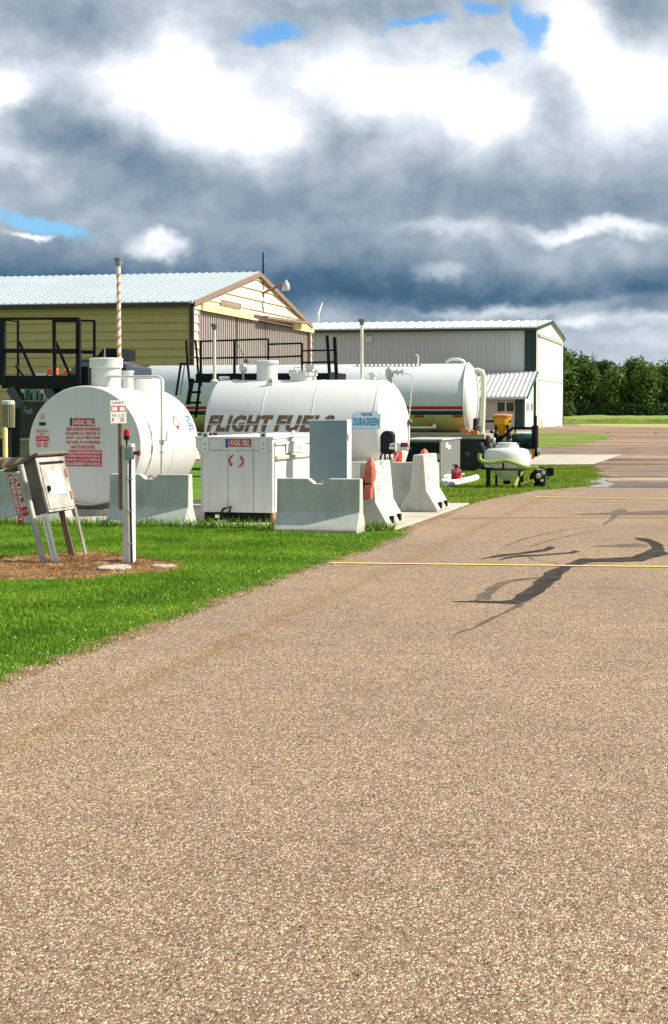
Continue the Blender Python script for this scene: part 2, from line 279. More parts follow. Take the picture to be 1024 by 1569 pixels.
# ------------------------------------------------------------------ mesh helpers
def perp(d):
    d = d.normalized(); a = Vector((0, 0, 1)) if abs(d.z) < .9 else Vector((1, 0, 0))
    u = d.cross(a).normalized(); return u, u.cross(d).normalized()
class MB:
    def __init__(s): s.v = []; s.f = []
    def add(s, vs, fs):
        o = len(s.v); s.v += [tuple(q) for q in vs]; s.f += [tuple(i + o for i in f) for f in fs]; return s
    def box(s, c, sz, M=None):
        c = Vector(c); pts = []
        for dz in (-.5, .5):
            for dx, dy in ((-.5, -.5), (.5, -.5), (.5, .5), (-.5, .5)):
                p = Vector((dx * sz[0], dy * sz[1], dz * sz[2])); pts.append(c + (M @ p if M else p))
        return s.add(pts, [(3, 2, 1, 0), (4, 5, 6, 7), (0, 1, 5, 4), (1, 2, 6, 5), (2, 3, 7, 6), (3, 0, 4, 7)])
    def ext(s, x0, x1, y0, y1, z0, z1): return s.box(((x0 + x1) / 2, (y0 + y1) / 2, (z0 + z1) / 2), (x1 - x0, y1 - y0, z1 - z0))
    def beam(s, p, q, w, h=None):
        p = Vector(p); q = Vector(q); d = q - p; h = h or w; u, v = perp(d)
        pts = [a + u * x * w / 2 + v * y * h / 2 for a in (p, q) for x, y in ((-1, -1), (1, -1), (1, 1), (-1, 1))]
        return s.add(pts, [(3, 2, 1, 0), (4, 5, 6, 7), (0, 1, 5, 4), (1, 2, 6, 5), (2, 3, 7, 6), (3, 0, 4, 7)])
    def tube(s, pts, r, n=10, cap=True):
        pts = [Vector(p) for p in pts]; k = len(pts); rs = r if isinstance(r, (list, tuple)) else [r] * k
        u, _ = perp(pts[1] - pts[0]); vs = []
        for i, p in enumerate(pts):
            d = (pts[min(i + 1, k - 1)] - pts[max(i - 1, 0)]).normalized(); u = (u - d * u.dot(d)).normalized(); w = d.cross(u)
            vs += [p + (u * math.cos(t) + w * math.sin(t)) * rs[i] for t in [2 * math.pi * j / n for j in range(n)]]
        fs = [(i * n + j, i * n + (j + 1) % n, (i + 1) * n + (j + 1) % n, (i + 1) * n + j) for i in range(k - 1) for j in range(n)]
        if cap: fs += [tuple(range(n))[::-1], tuple((k - 1) * n + j for j in range(n))]
        return s.add(vs, fs)
    def lathe(s, o, axis, prof, n=32, sx=1., sy=1.):      # prof: (distance along axis, radius)
        o = Vector(o); a = Vector(axis).normalized(); u, w = perp(a); vs = []
        for t, r in prof: vs += [o + a * t + u * math.cos(q) * r * sx + w * math.sin(q) * r * sy for q in [2 * math.pi * j / n for j in range(n)]]
        k = len(prof); fs = [(i * n + j, i * n + (j + 1) % n, (i + 1) * n + (j + 1) % n, (i + 1) * n + j) for i in range(k - 1) for j in range(n)]
        fs += [tuple(range(n))[::-1], tuple((k - 1) * n + j for j in range(n))]
        return s.add(vs, fs)
    def prism(s, poly, d):      # closed outline (3-D points) pushed along d
        n = len(poly); poly = [Vector(p) for p in poly]; d = Vector(d)
        return s.add(poly + [p + d for p in poly], [tuple(range(n))[::-1], tuple(range(n, 2 * n))] + [(i, (i + 1) % n, n + (i + 1) % n, n + i) for i in range(n)])
    def build(s, name, m, parent=None, smooth=False, bevel=0, kind=None):
        me = bpy.data.meshes.new(name); me.from_pydata(s.v, [], s.f); me.update()
        bm = bmesh.new(); bm.from_mesh(me); bmesh.ops.recalc_face_normals(bm, faces=bm.faces); bm.to_mesh(me); bm.free()
        return link(name, me, m, parent, smooth, bevel, kind)
def link(name, me, m, parent=None, smooth=False, bevel=0, kind=None):
    me.materials.append(MATS[m] if isinstance(m, str) else m)
    o = bpy.data.objects.new(name, me); C.objects.link(o)
    if smooth:
        me.polygons.foreach_set('use_smooth', [True] * len(me.polygons))
        try: me.set_sharp_from_angle(angle=R(38))
        except Exception: pass
    if parent:
        o.parent = parent; o.matrix_parent_inverse = Matrix.Identity(4)
        if parent.type == 'EMPTY' or True: o.matrix_parent_inverse = world_of(parent).inverted()
    if bevel:
        b = o.modifiers.new('bevel', 'BEVEL'); b.width = bevel; b.segments = 2; b.limit_method = 'ANGLE'
    if kind: o['kind'] = kind
    return o
def world_of(o):
    m = o.matrix_basis.copy()
    return (world_of(o.parent) @ o.matrix_parent_inverse @ m) if o.parent else m
def thing(name, loc, label, cat, group=None):
    o = bpy.data.objects.new(name, None); C.objects.link(o); o.empty_display_size = .2; o.location = loc
    o['label'] = label; o['category'] = cat
    if group: o['group'] = group
    return o
def tag(o, label, cat, group=None, kind=None):
    o['label'] = label; o['category'] = cat
    if group: o['group'] = group
    if kind: o['kind'] = kind
    return o
def sheet(name, pts, z, m, jit=0., step=0., kind='structure', label=None):
    """flat outline on the ground, its edge broken up by small wobbles"""
    P = [Vector((p[0], p[1], 0)) for p in pts]; out = []
    for i, a in enumerate(P):
        b = P[(i + 1) % len(P)]; n = max(1, int((b - a).length / step)) if step else 1; n = min(n, 400)
        for k in range(n):
            q = a.lerp(b, k / n)
            if jit and (k or 1):
                q = q + Vector((mn.noise(q * 2.3), mn.noise(q * 2.1 + Vector((9, 3, 1))), 0)) * jit + Vector((mn.noise(q * 9), mn.noise(q * 11 + Vector((4, 3, 1))), 0)) * jit * .5
            out.append((q.x, q.y, z))
    bm = bmesh.new(); vs = [bm.verts.new(p) for p in out]; es = [bm.edges.new((vs[i], vs[(i + 1) % len(vs)])) for i in range(len(vs))]
    bmesh.ops.triangle_fill(bm, use_beauty=True, edges=es, normal=(0, 0, 1)); me = bpy.data.meshes.new(name); bm.to_mesh(me); bm.free()
    o = link(name, me, m, None, kind=kind)
    if label: o['label'] = label
    return o

def text(body, m, parent, o, xd, yd, w, h, name='lettering', bold=0., shear=0., lift=.003, wrap=None, align_lines=False):
    """lettering fitted into a w x h box whose lower-left corner is o; wrap=(axis point, radius) bends it round a tank lying along xd"""
    cu = bpy.data.curves.new(name, 'FONT'); cu.body = body; cu.offset = bold; cu.shear = shear; cu.resolution_u = 3; cu.space_line = .95; cu.space_character = 1.0 + bold * 2.4
    if '\n' in body: cu.align_x = 'CENTER'
    t = bpy.data.objects.new(name, cu); C.objects.link(t); bpy.context.view_layer.update()
    me = bpy.data.meshes.new_from_object(t.evaluated_get(bpy.context.evaluated_depsgraph_get())); bpy.data.objects.remove(t)
    if wrap:
        bm = bmesh.new(); bm.from_mesh(me)
        ys = [v.co.y for v in bm.verts]; y0, y1 = min(ys), max(ys)
        for k in range(1, 8):
            bmesh.ops.bisect_plane(bm, geom=bm.verts[:] + bm.edges[:] + bm.faces[:], plane_co=(0, y0 + (y1 - y0) * k / 8, 0), plane_no=(0, 1, 0))
        bm.to_mesh(me); bm.free()
    n = len(me.vertices); co = np.empty(n * 3); me.vertices.foreach_get('co', co); co = co.reshape(-1, 3)
    if n == 0: return None
    a = co[:, :2].min(0); b = co[:, :2].max(0); uv = (co[:, :2] - a) / (b - a)
    xd = Vector(xd).normalized(); yd = Vector(yd).normalized(); nn = xd.cross(yd); o = Vector(o)
    for i, v in enumerate(me.vertices):
        if wrap:
            c, r = wrap; zz = o.z + uv[i, 1] * h; k = max(-1, min(1, (zz - c[2]) / r)); q = math.asin(k)
            p = o + xd * uv[i, 0] * w; base = Vector(c) + xd * (p - Vector(c)).dot(xd)
            v.co = base + (nn * math.cos(q) + Vector((0, 0, 1)) * math.sin(q)) * (r + lift)
        else: v.co = o + xd * uv[i, 0] * w + yd * uv[i, 1] * h + nn * lift
    me.update(); return link(name, me, m, parent)
def plate(name, m, parent, o, xd, yd, w, h, th=.006, lift=0., bevel=0):
    xd = Vector(xd).normalized(); yd = Vector(yd).normalized(); n = xd.cross(yd); o = Vector(o) + n * lift
    return MB().prism([o, o + xd * w, o + xd * w + yd * h, o + yd * h], n * th).build(name, m, parent, bevel=bevel)
X_, Y_, Z_ = Vector((1, 0, 0)), Vector((0, 1, 0)), Vector((0, 0, 1))

# ------------------------------------------------------------------ ground
sheet('ground', [(-3000, -60), (3000, -60), (3000, 5000), (-3000, 5000)], 0, 'lawn')
road_edge = [(-4.30, -5), (-4.32, 9.5), (-4.36, 10.8), (-4.28, 12.45), (-4.33, 14.8), (-4.33, 16.1), (-4.3, 17.9), (-4.2, 20), (-4.2, 21.8), (-4.4, 24), (-4.42, 27.1), (-4.55, 29.5), (-4.5, 31.6), (-4.25, 34), (-4.0, 36), (-3.1, 38.3), (-1.4, 38.1), (40, 38.1), (40, -5)]
sheet('road', road_edge, .006, 'asphalt', .035, .12)
edge = [p for p in road_edge[1:15]]
sheet('verge', [(x - .26, y) for x, y in edge] + [(x + .05, y) for x, y in edge[::-1]], .003, 'dirt', .10, .12)
gp = [G(905, 746), G(920, 736), G(916, 724), G(908, 713)]
sheet('gravel_lot', [(p.x, p.y) for p in gp] + [(-60, 52.5), (-60, 112), (-60, 216), (60, 222), (60, 38.2)], .004, 'gravel', .3, 1.)
c = [G(780, 697), G(955, 697), G(910, 712), G(780, 713)]
sheet('concrete_pad', [(p.x, p.y) for p in c], .016, 'slab')
c = [G(760, 664), G(905, 664), G(945, 667), G(930, 672), G(905, 677), G(880, 684), G(830, 686), G(760, 687)]
sheet('grass_island', [(p.x, p.y) for p in c], .010, 'far_lawn', .5, 2.)
c = [G(880, 649.5), G(1060, 649.5), G(1060, 655), G(960, 654), G(890, 652)]
sheet('dry_grass', [(p.x, p.y) for p in c], .010, mat('dry_grass', (.36, .33, .10), .9, var=.25, vs=.2), 1., 5.)
m_ = MB(); nx = 60
for i in range(nx):       # far meadow of taller grass, with an uneven front and top
    pass
xs = np.linspace(-160, 120, 141); ys = [232, 232.6, 240, 260, 290, 330, 380, 440, 900]
vs = [(x, y + (mn.noise(Vector((x * .3, 0, 0))) * 2 if j < 3 else 0), 0 if j == 0 else .55 + .25 * mn.noise(Vector((x * .25, y * .1, 3)))) for j, y in enumerate(ys) for x in xs]
k = len(xs); m_.add(vs, [(j * k + i, j * k + i + 1, (j + 1) * k + i + 1, (j + 1) * k + i) for j in range(len(ys) - 1) for i in range(k - 1)])
tag(m_.build('meadow', 'meadow', smooth=True), 'strip of taller pale green grass before the tree line', 'grass', kind='stuff')
# painted lines and tar
def strip(name, pts, w, z, m, label=None):
    P = [Vector((p[0], p[1], 0)) for p in pts]; a = []; b = []
    for i, p in enumerate(P):
        d = (P[min(i + 1, len(P) - 1)] - P[max(i - 1, 0)]).normalized(); n = Vector((-d.y, d.x, 0)); ww = w[i] if isinstance(w, (list, tuple)) else w
        a.append(p + n * ww / 2); b.append(p - n * ww / 2)
    vs = [(q.x, q.y, z) for q in a + b]; n = len(P)
    return MB().add(vs, [(i, i + 1, n + i + 1, n + i) for i in range(n - 1)]).build(name, m, kind='structure')
g = lambda l: [tuple(G(x, y)[:2]) for x, y in l]
a, b = G(505, 864), G(1024, 870); strip('yellow_line', [a, b, b + (b - a) * 6], .10, .014, YLINE)
a, b = G(820, 762), G(1024, 765); strip('yellow_line', [a, b, b + (b - a) * 6], .13, .014, YLINE)
z4 = lambda l: [(690 + x / 3.938, 860 + y / 3.938) for x, y in l]
z3 = lambda l: [(700 + x / 3.16, 700 + y / 3.16) for x, y in l]
tars = [
 ('tar', z4([(0, 250), (150, 245), (310, 246), (370, 235), (400, 213), (440, 188), (500, 150), (540, 105), (570, 75), (620, 50), (700, 20), (760, -2), (800, -14), (850, -12), (900, 0), (830, 15), (740, 40), (700, 70), (640, 130), (560, 185), (545, 205), (430, 262), (340, 260), (150, 253)]), .011),
 ('tar', z3([(640, 499), (850, 487), (905, 466), (940, 450), (942, 440), (915, 415), (850, 395), (930, 398), (1000, 430), (1003, 460), (1030, 468), (1030, 475), (960, 490), (900, 508), (850, 510), (650, 513)]), .0105),
 ('faded_tar', z4([(545, 98), (440, 106), (360, 118), (280, 135), (200, 180), (140, 242), (240, 234), (280, 182), (310, 152), (370, 132), (440, 118), (535, 108)]), .009),
 ('faded_tar', z4([(500, 232), (430, 250), (360, 285), (300, 325), (200, 372), (60, 432), (-10, 480), (70, 440), (230, 375), (330, 320), (390, 292), (440, 268)]), .0085),
 ('tar', z3([(105, 500), (200, 478), (300, 468), (420, 450), (450, 438), (485, 440), (445, 458), (300, 476), (200, 488)]), .0101),
 ('tar', z3([(200, 504), (240, 490), (300, 479), (400, 476), (550, 465), (560, 457), (600, 462), (575, 470), (540, 472), (400, 482), (300, 488)]), .0097),
 ('faded_tar', z3([(705, 334), (755, 285), (745, 265), (790, 256), (830, 260), (825, 268), (790, 280), (745, 315), (720, 332)]), .0093),
 ('faded_tar', z3([(520, 284), (700, 274), (1024, 262), (1100, 262), (1100, 282), (1024, 282), (800, 283)]), .0088),
 ('faded_tar', z3([(650, 437), (760, 428), (870, 421), (920, 430), (920, 440), (760, 440)]), .0082)]
for m, pts, z in tars: sheet('tar_patch', g(pts), z, m, .03, .07)
for pts, w, m in [(z3([(-30, 300), (300, 298), (700, 297), (1100, 298), (2500, 300)]), .07, 'tar'),
                  (z3([(230, 436), (320, 402), (420, 376), (550, 352), (700, 338)]), [.03, .05, .05, .04, .02], 'faded_tar'),
                  (z3([(350, 440), (450, 406), (560, 382), (690, 355)]), [.02, .05, .04, .02], 'faded_tar'),
                  (z3([(350, 488), (380, 506), (470, 515), (495, 524)]), .018, 'tar'), (z3([(640, 524), (760, 516), (850, 506), (1024, 480)]), .03, 'faded_tar'), (z4([(670, 167), (800, 163), (950, 163), (1200, 175)]), .012, 'faded_tar')]:
    strip('crack', g(pts), w, .0075, m)
c = [(893, 735), (915, 731), (932, 733), (925, 738), (937, 741), (1100, 742), (1100, 745.5), (960, 745), (938, 747), (905, 747), (890, 741)]
pud = mat('wet_ground', (.30, .27, .23), .30, var=.35, vs=3., spec=.6)
c = [(893, 735), (915, 731), (932, 733), (927, 738), (940, 742), (932, 747), (905, 748), (890, 741)]; sheet('puddle', g(c), .014, pud, .12, .25)
c = [(925, 734), (960, 732.5), (1100, 733), (1100, 737), (960, 737.5), (935, 738)]; sheet('pale_sand', g(c), .012, 'dirt_pale', .12, .3)
c = [(925, 740), (1100, 739), (1100, 748.6), (935, 748)]
sheet('damp_ground', g(c), .0115, mat('damp', (.12, .08, .055), .5, var=.4, vs=1), .1, .5)
c = [(905, 722), (960, 716), (1100, 714), (1100, 732), (930, 730)]
sheet('dark_gravel', g(c), .008, mat('dark_gravel', (.19, .13, .09), .9, var=.35, vs=.8), .2, .6)
c = [(915, 686), (1100, 684), (1100, 694), (965, 697), (830, 696), (825, 688)]
sheet('dark_gravel', g(c), .008, mat('dark_gravel', (.2, .14, .1), .9), .3, 1.)

# slab under the tanks and a mulch bed round the posts
SZ = .03
m_ = MB(); m_.ext(-22, -4.62, 23.45, 30.4, 0, SZ); m_.build('tank_slab', 'slab', bevel=.012, kind='structure')
bedc = [(-20, 855), (30, 858), (60, 852), (140, 849), (200, 856), (270, 866), (283, 873), (240, 880), (190, 882), (130, 890), (40, 888), (-20, 892), (-60, 880)]
MULCH = True

# ------------------------------------------------------------------ trees on the horizon
def leaf_mat(name, a, b):
    def f(nt, N, L, s):
        tc = N.new('ShaderNodeTexCoord'); oi = N.new('ShaderNodeNewGeometry')
        n = noise_n(N, L, tc.outputs['Object'], .35, 5, .6); r = ramp(N, [(.3, a), (.7, b)]); L.new(n.outputs[0], r.inputs[0])
        k = mixc(N, L, 'MULTIPLY', 1., r.outputs[0], (1, 1, 1)); r2 = ramp(N, [(0, (.6, .6, .6)), (1, (1.4, 1.4, 1.4))]); L.new(oi.outputs['Random Per Island'], r2.inputs[0]); k = mixc(N, L, 'MULTIPLY', 1., r.outputs[0], r2.outputs[0])
        L.new(k, s.inputs['Base Color']); s.inputs['Roughness'].default_value = .6; s.inputs['Specular IOR Level'].default_value = .2
        t = N.new('ShaderNodeBsdfTranslucent'); L.new(k, t.inputs[0]); ms = N.new('ShaderNodeMixShader'); ms.inputs[0].default_value = .25
        L.new(s.outputs[0], ms.inputs[1]); L.new(t.outputs[0], ms.inputs[2]); L.new(ms.outputs[0], N['Material Output'].inputs[0])
    return ramp_mat(name, f)
LF = [leaf_mat('poplar_leaves', (.06, .12, .02), (.15, .23, .045)), leaf_mat('spruce_green_leaves', (.032, .075, .02), (.08, .14, .04)), leaf_mat('willow_leaves', (.07, .12, .03), (.14, .20, .05))]
def quads(cen, size, nrm=None):
    """leaf-sized quads at the given centres, turned at random"""
    n = len(cen); a = rng.normal(size=(n, 3)); a /= np.linalg.norm(a, axis=1)[:, None]; b = rng.normal(size=(n, 3)); b -= (b * a).sum(1)[:, None] * a; b /= np.linalg.norm(b, axis=1)[:, None]
    s = size * rng.uniform(.6, 1.3, (n, 1)); v = np.stack([cen - a * s, cen - b * s * .6, cen + a * s, cen + b * s * .6], 1).reshape(-1, 3)
    me = bpy.data.meshes.new('crown'); me.vertices.add(4 * n); me.vertices.foreach_set('co', v.ravel()); me.loops.add(4 * n); me.loops.foreach_set('vertex_index', np.arange(4 * n))
    me.polygons.add(n); me.polygons.foreach_set('loop_start', np.arange(n) * 4); me.polygons.foreach_set('loop_total', np.full(n, 4)); me.update(); return me
def crown_pts(h, w, n, clumps, low=.05):
    cs = []
    for _ in range(clumps):
        t = rng.uniform(low, 1); prof = math.sin(math.pi * min(1, (t * .82 + .12))) ** .6; a = rng.uniform(0, 2 * math.pi); r = prof * w / 2 * math.sqrt(rng.uniform(.15, 1)) * .82
        cs.append((r * math.cos(a), r * math.sin(a), t * h * .93, w * rng.uniform(.10, .25)))
    cs = np.array(cs); i = rng.integers(0, clumps, n); d = rng.normal(size=(n, 3)); d /= np.linalg.norm(d, axis=1)[:, None]; d *= rng.uniform(.45, 1, (n, 1)) ** .5
    return cs[i, :3] + d * cs[i, 3:4] * np.array([1, 1, 1.25])
def trunk_mb(h, r):
    m = MB(); m.tube([(0, 0, -.3), (.05 * h, .02 * h, h * .35), (.02 * h, 0, h * .65), (.03 * h, .01, h * .9)], [r, r * .7, r * .4, r * .12], 7)
    for k in range(9):
        a = k * 2.4; z = h * (.25 + .065 * k); l = h * .22 * (1 - .06 * k); m.tube([(.04 * h, .01, z), (.04 * h + math.cos(a) * l * .6, math.sin(a) * l * .6, z + l * .5), (.04 * h + math.cos(a) * l, math.sin(a) * l, z + l * .95)], [r * .35, r * .2, r * .05], 5)
    return m
protos = []
for i, (h, w, mt, tm) in enumerate([(13, 9.5, 0, 1), (15, 8, 0, 1), (12, 10, 1, 1), (14, 7.5, 1, 1), (12, 9, 0, 1)]):
    protos.append((quads(crown_pts(h, w, 9500, 80), .33), mt, h, w))
spec = [(856, 541, 408, 0), (880, 548, 416, 2), (902, 556, 410, 1), (922, 555, 424, 3), (941, 563, 404, 0), (958, 562, 418, 2), (974, 553, 412, 1), (992, 560, 405, 4), (1010, 568, 414, 3), (1027, 560, 409, 0), (1046, 563, 416, 1), (1066, 560, 408, 2), (1088, 566, 412, 0),
        (835, 552, 430, 3), (868, 560, 432, 1), (893, 552, 436, 4), (914, 565, 438, 0), (934, 558, 440, 2), (950, 572, 432, 4), (967, 566, 436, 3), (984, 570, 440, 0), (1003, 564, 436, 1), (1020, 575, 440, 2), (1038, 568, 436, 4)]
where = ['tall leafy tree first beyond the white hangar wall', 'dark leafy tree just right of the white hangar wall', 'bushy tree below the bare branch tips', 'dark tree right of the bare branch tips', 'green tree in the dark middle of the tree line', 'dark tree left of the highest crown at the middle', 'tall tree whose crown peaks highest right of the middle', 'light green tree right of the highest crown',
         'dark tree near the right edge of the photo', 'tree cut by the right edge of the photo']
tips = ['front row tree', 'back row tree']
for i, (px, ty, Y, p) in enumerate(spec):
    me, mt, h, w = protos[p]; c = W(px, ty + [1, -3, 2, -1, 3, 0, -4, 1, 3, -1][i % 10], Y); s = (c.z - .2) / h
    lab = where[i] if i < len(where) else (['tree beyond the right edge of the photo'] * 3 + ['back tree hidden behind the white hangar', 'back tree seen over the first gap right of the hangar', 'back tree behind the bare branch tips', 'back tree right of the bare branch tips', 'back tree in the dark middle of the wood', 'low back tree left of the highest crown', 'back tree behind the highest crown', 'low back tree right of the highest crown', 'back tree behind the light green tree', 'lowest back tree near the right edge', 'back tree cut by the right edge'])[i - 10]
    t = thing('tree', (c.x, Y, 0), lab, 'tree', 'trees of the far tree line'); t.scale = (s * 1.05, s * 1.05, s); t.rotation_euler.z = rng.uniform(0, 6)
    me2 = me if i else me
    if not me.materials: me.materials.append(LF[mt])
    o = bpy.data.objects.new('crown', me); C.objects.link(o); o.parent = t
    if 'TRUNK' not in globals():
        TRUNK = trunk_mb(12, .22).build('trunk', BARK, t, smooth=True); TRUNK.matrix_parent_inverse = Matrix.Identity(4)
    else:
        q = bpy.data.objects.new('trunk', TRUNK.data); C.objects.link(q); q.parent = t
c = W(910, 541, 411); t = thing('bare_tree', (c.x, 411, 0), 'leafless twiggy treetop sticking out above the tree line', 'tree')
m_ = MB(); m_.tube([(c.x, 411, 0), (c.x, 411, c.z - 3), (c.x + .3, 411, c.z)], [.15, .1, .03], 5)
for k in range(12):
    a = k * 2.1; z = c.z - 3.5 + k * .27; l = 1.3 - k * .05; m_.tube([(c.x, 411, z), (c.x + math.cos(a) * l * .6, 411 + math.sin(a) * .5, z + .3), (c.x + math.cos(a) * l, 411 + math.sin(a), z + 1.1)], [.06, .045, .03], 4)
m_.build('trunk', BARK, t)
c = W(872, 617, 330); t = thing('round_bush', (c.x, 330, 0), 'pale round bush at the corner of the white hangar', 'bush')
me = quads(crown_pts(c.z, 2.8, 3500, 30, .0) + np.array([c.x, 330, 0]), .16); link('crown', me, LF[2], t)
MB().tube([(c.x, 330, 0), (c.x, 330, c.z * .6)], [.12, .05], 6).build('trunk', BARK, t)
# undergrowth at the foot of the trees
cen = np.stack([rng.uniform(-75, 25, 14000), rng.uniform(399, 404, 14000), rng.uniform(0, 1, 14000) ** 1.6 * 3.4], 1)
tag(link('undergrowth', quads(cen, .3), LF[1]), 'dark undergrowth along the foot of the tree line', 'undergrowth', kind='stuff')
c = G(900, 647.6); sheet('meadow_shade', [(-60, 226), (60, 226), (60, 232.5), (-60, 232.5)], .013, mat('meadow_shade', (.05, .05, .02), .9, var=.4, vs=.5), .6, 2.)  # dark strip painted in for the shade along the meadow's front edge
for px, py in ((933, 664), (1006, 665)):
    c = G(px, py); MB().lathe((c.x, c.y, -.05), Z_, [(0, .3), (.1, .28), (.16, .14), (.19, .02)], 7, 1.3, .5).build('clod', 'dirt', kind='structure')

# ------------------------------------------------------------------ tan hangar
def lap_wall(m, A, B, z0, z1, n, lap=.30, d=.055, top=None):
    """horizontal lapped boards between plan points A and B; n = outward; top(t) cuts the boards to a slope"""
    A = Vector(A); B = Vector(B); n = Vector(n); z = z0
    while z < z1 - .01:
        zz = min(z + lap, z1)
        t0, t1 = 0., 1.
        if top: t0, t1 = top(z); u0, u1 = top(zz)
        else: u0, u1 = 0., 1.
        P = lambda t, h, off: A.lerp(B, t) + Z_ * h + n * off
        m.add([P(t0, z, d), P(t1, z, d), P(u1, zz, .0), P(u0, zz, .0), P(t0, z, -.02), P(t1, z, -.02)], [(0, 1, 2, 3), (4, 5, 1, 0)]); z = zz
def tan_hangar():
    Y0, Y1 = 57., 73.9; XC = W(293, 462, Y0).x; ez = W(293, 463, Y0).z; rY = (Y0 + Y1) / 2; rz = WX(400, 421, XC).z; XL = -52.
    t = thing('tan_hangar', (XC, rY, 0), 'tan metal hangar with pale ribbed roof behind the tanks', 'hangar')
    m = MB(); lap_wall(m, (XC, Y0, 0), (XL, Y0, 0), 0, ez, (0, -1, 0)); m.build('side_wall', OLIVE, t)
    # gable front
    oy0, oy1, oz = WX(303, 480, XC).y, WX(477, 510, XC).y, WX(303, 474, XC).z
    f = MB(); lap_wall(f, (XC, Y0, 0), (XC, oy0, 0), 0, oz, X_); lap_wall(f, (XC, oy1, 0), (XC, Y1, 0), 0, oz, X_)
    def tp(z):
        if z <= ez: return 0., 1.
        k = (z - ez) / (rz - ez) * .5; return min(k, .5), max(1 - k, .5)
    lap_wall(f, (XC, Y0, 0), (XC, Y1, 0), oz, rz, X_, .40, .07, tp); f.build('gable_wall', CREAM, t)
    MB().ext(XL, XC - .3, Y1 - .1, Y1, 0, ez).build('back_wall', OLIVE, t)
    # roof: two slopes with ribs
    ov = .25; sl_ = (rz - ez) / (rY - Y0)
    r = MB()
    for s, ya in ((1, Y0), (-1, Y1)):
        ye = ya - s * ov; ze = ez - sl_ * ov
        r.add([(XL, ye, ze), (XC + .12, ye, ze), (XC + .12, rY, rz), (XL, rY, rz), (XL, ye, ze + .06), (XC + .12, ye, ze + .06), (XC + .12, rY, rz + .06), (XL, rY, rz + .06)], [(0, 1, 2, 3), (4, 5, 6, 7), (0, 1, 5, 4), (1, 2, 6, 5), (0, 4, 7, 3)])
        x = XL
        while x < XC + .08:
            r.beam((x, ye - s * .02, ze + .085), (x, rY, rz + .085), .06, .016); x += .305
    r.build('roof', ROOF, t)
    e = MB(); e.box(((XL + XC) / 2, Y0 - ov + .02, ez - sl_ * ov - .05), (XC - XL, .06, .16)); e.build('eave_trim', DTRIM, t)
    e = MB()
    for s, ya in ((1, Y0), (-1, Y1)):
        e.beam((XC + .15, ya - s * .12, ez - sl_ * .12 - .03), (XC + .15, rY, rz - .03), .07, .16)
    e.build('rake_trim', TRIM, t)
    MB().box((XC + .03, Y0 - .02, ez / 2 - .1), (.14, .16, ez - .1)).build('corner_trim', DTRIM, t); MB().box((XC + .05, Y1, ez / 2), (.1, .14, ez - .2)).build('corner_trim', TRIM, t)
    # yellow door track box with a gap where boards came off
    def band(pxa, pxb, nm, mt, d, ya=0., yb=0.):
        k = lambda px, f: f[0] + (px - 305.6) / (481 - 305.6) * (f[1] - f[0])
        P = [WX(pxa, k(pxa, (464 + ya, 501)), XC), WX(pxb, k(pxb, (464 + ya, 501)), XC), WX(pxb, k(pxb, (475.5, 511.5 + yb)), XC), WX(pxa, k(pxa, (475.5, 511.5 + yb)), XC)]
        z1_, z0_ = P[0].z, P[3].z
        MB().ext(XC + .02, XC + d, P[0].y, P[1].y, z0_, z1_).build(nm, mt, t)
    band(306, 384, 'track_cover', YEL, .14); band(447, 477, 'track_cover', YEL, .14); band(384, 447, 'track', mat('dark_track', (.10, .06, .03), .8), .06)
    a, b = WX(394, 486, XC), WX(458, 495, XC); MB().beam(a + X_ * .32, b + X_ * .32 + Z_ * .0, .24, .10).build('hanging_board', PINK, t)
    # ribbed sliding door, set back
    dz = oz - .02; D = MB(); D.ext(XC - .14, XC - .08, oy0, oy1, .05, dz); y = oy0 + .1
    dr = D.build('sliding_door', DOORM, t); D = MB(); k = 0
    while y < oy1 - .05:
        D.box((XC - .06, y, dz / 2), (.06, .07, dz - .05)); y += .27; k += 1
    D.build('door_ribs', mat('rib_dark', (.46, .42, .385), .5, var=.05), dr)
    for px in (364, 408):
        yy = WX(px, 500, XC).y; MB().box((XC - .02, yy, dz / 2), (.03, .05, dz)).build('door_seam', DTRIM, dr)
    MB().box((XC - .02, oy0 + .16, dz / 2), (.10, .26, dz)).build('door_jamb', TRIM, t)
    # name board under the gable
    a, b = WX(336, 475, XC), WX(367, 476, XC); zt = WX(336, 458.5, XC).z; zb = WX(336, 467.5, XC).z
    s = plate('name_board', PINK, t, (XC + .04, a.y, zb), Y_, Z_, b.y - a.y, zt - zb, .04)
    text('HANGAR', SIGNW, s, (XC + .085, a.y + .5, zb + .1), Y_, Z_, (b.y - a.y) - 1., (zt - zb) - .2)
    # lamp on an arm (its own thing), antenna
    lw = WX(402, 450, XC); tip = lw + Vector((.95, .15, .42)); l = thing('gable_lamp', lw, 'round yard lamp on a bent arm high on the tan gable', 'lamp')
    MB().tube([lw, lw + Vector((.2, 0, .1)), lw + Vector((.55, .1, .26)), tip], .05, 8).build('arm', BWOOD, l, True); MB().box(lw + Z_ * .15, (.12, .2, .6)).build('bracket', BWOOD, l)
    MB().lathe(tip - Z_ * .3, Z_, [(0, .14), (.03, .165), (.2, .165), (.27, .14), (.36, .06), (.42, .03)], 16).build('lamp_head', GALV, l, True)
    an = WX(403.5, 421, XC); MB().tube([an - Z_ * .3, an + Z_ * .9, WX(404, 391, XC)], [.04, .03, .012], 6).build('antenna', BLACK, t)
    c = WX(478, 492, XC) + X_ * .3; MB().tube([c, c + Z_ * .3, c + Vector((.1, .4, .85))], [.05, .05, .02], 6).build('flue', SIGNW, t)
    return XC
XC = tan_hangar()

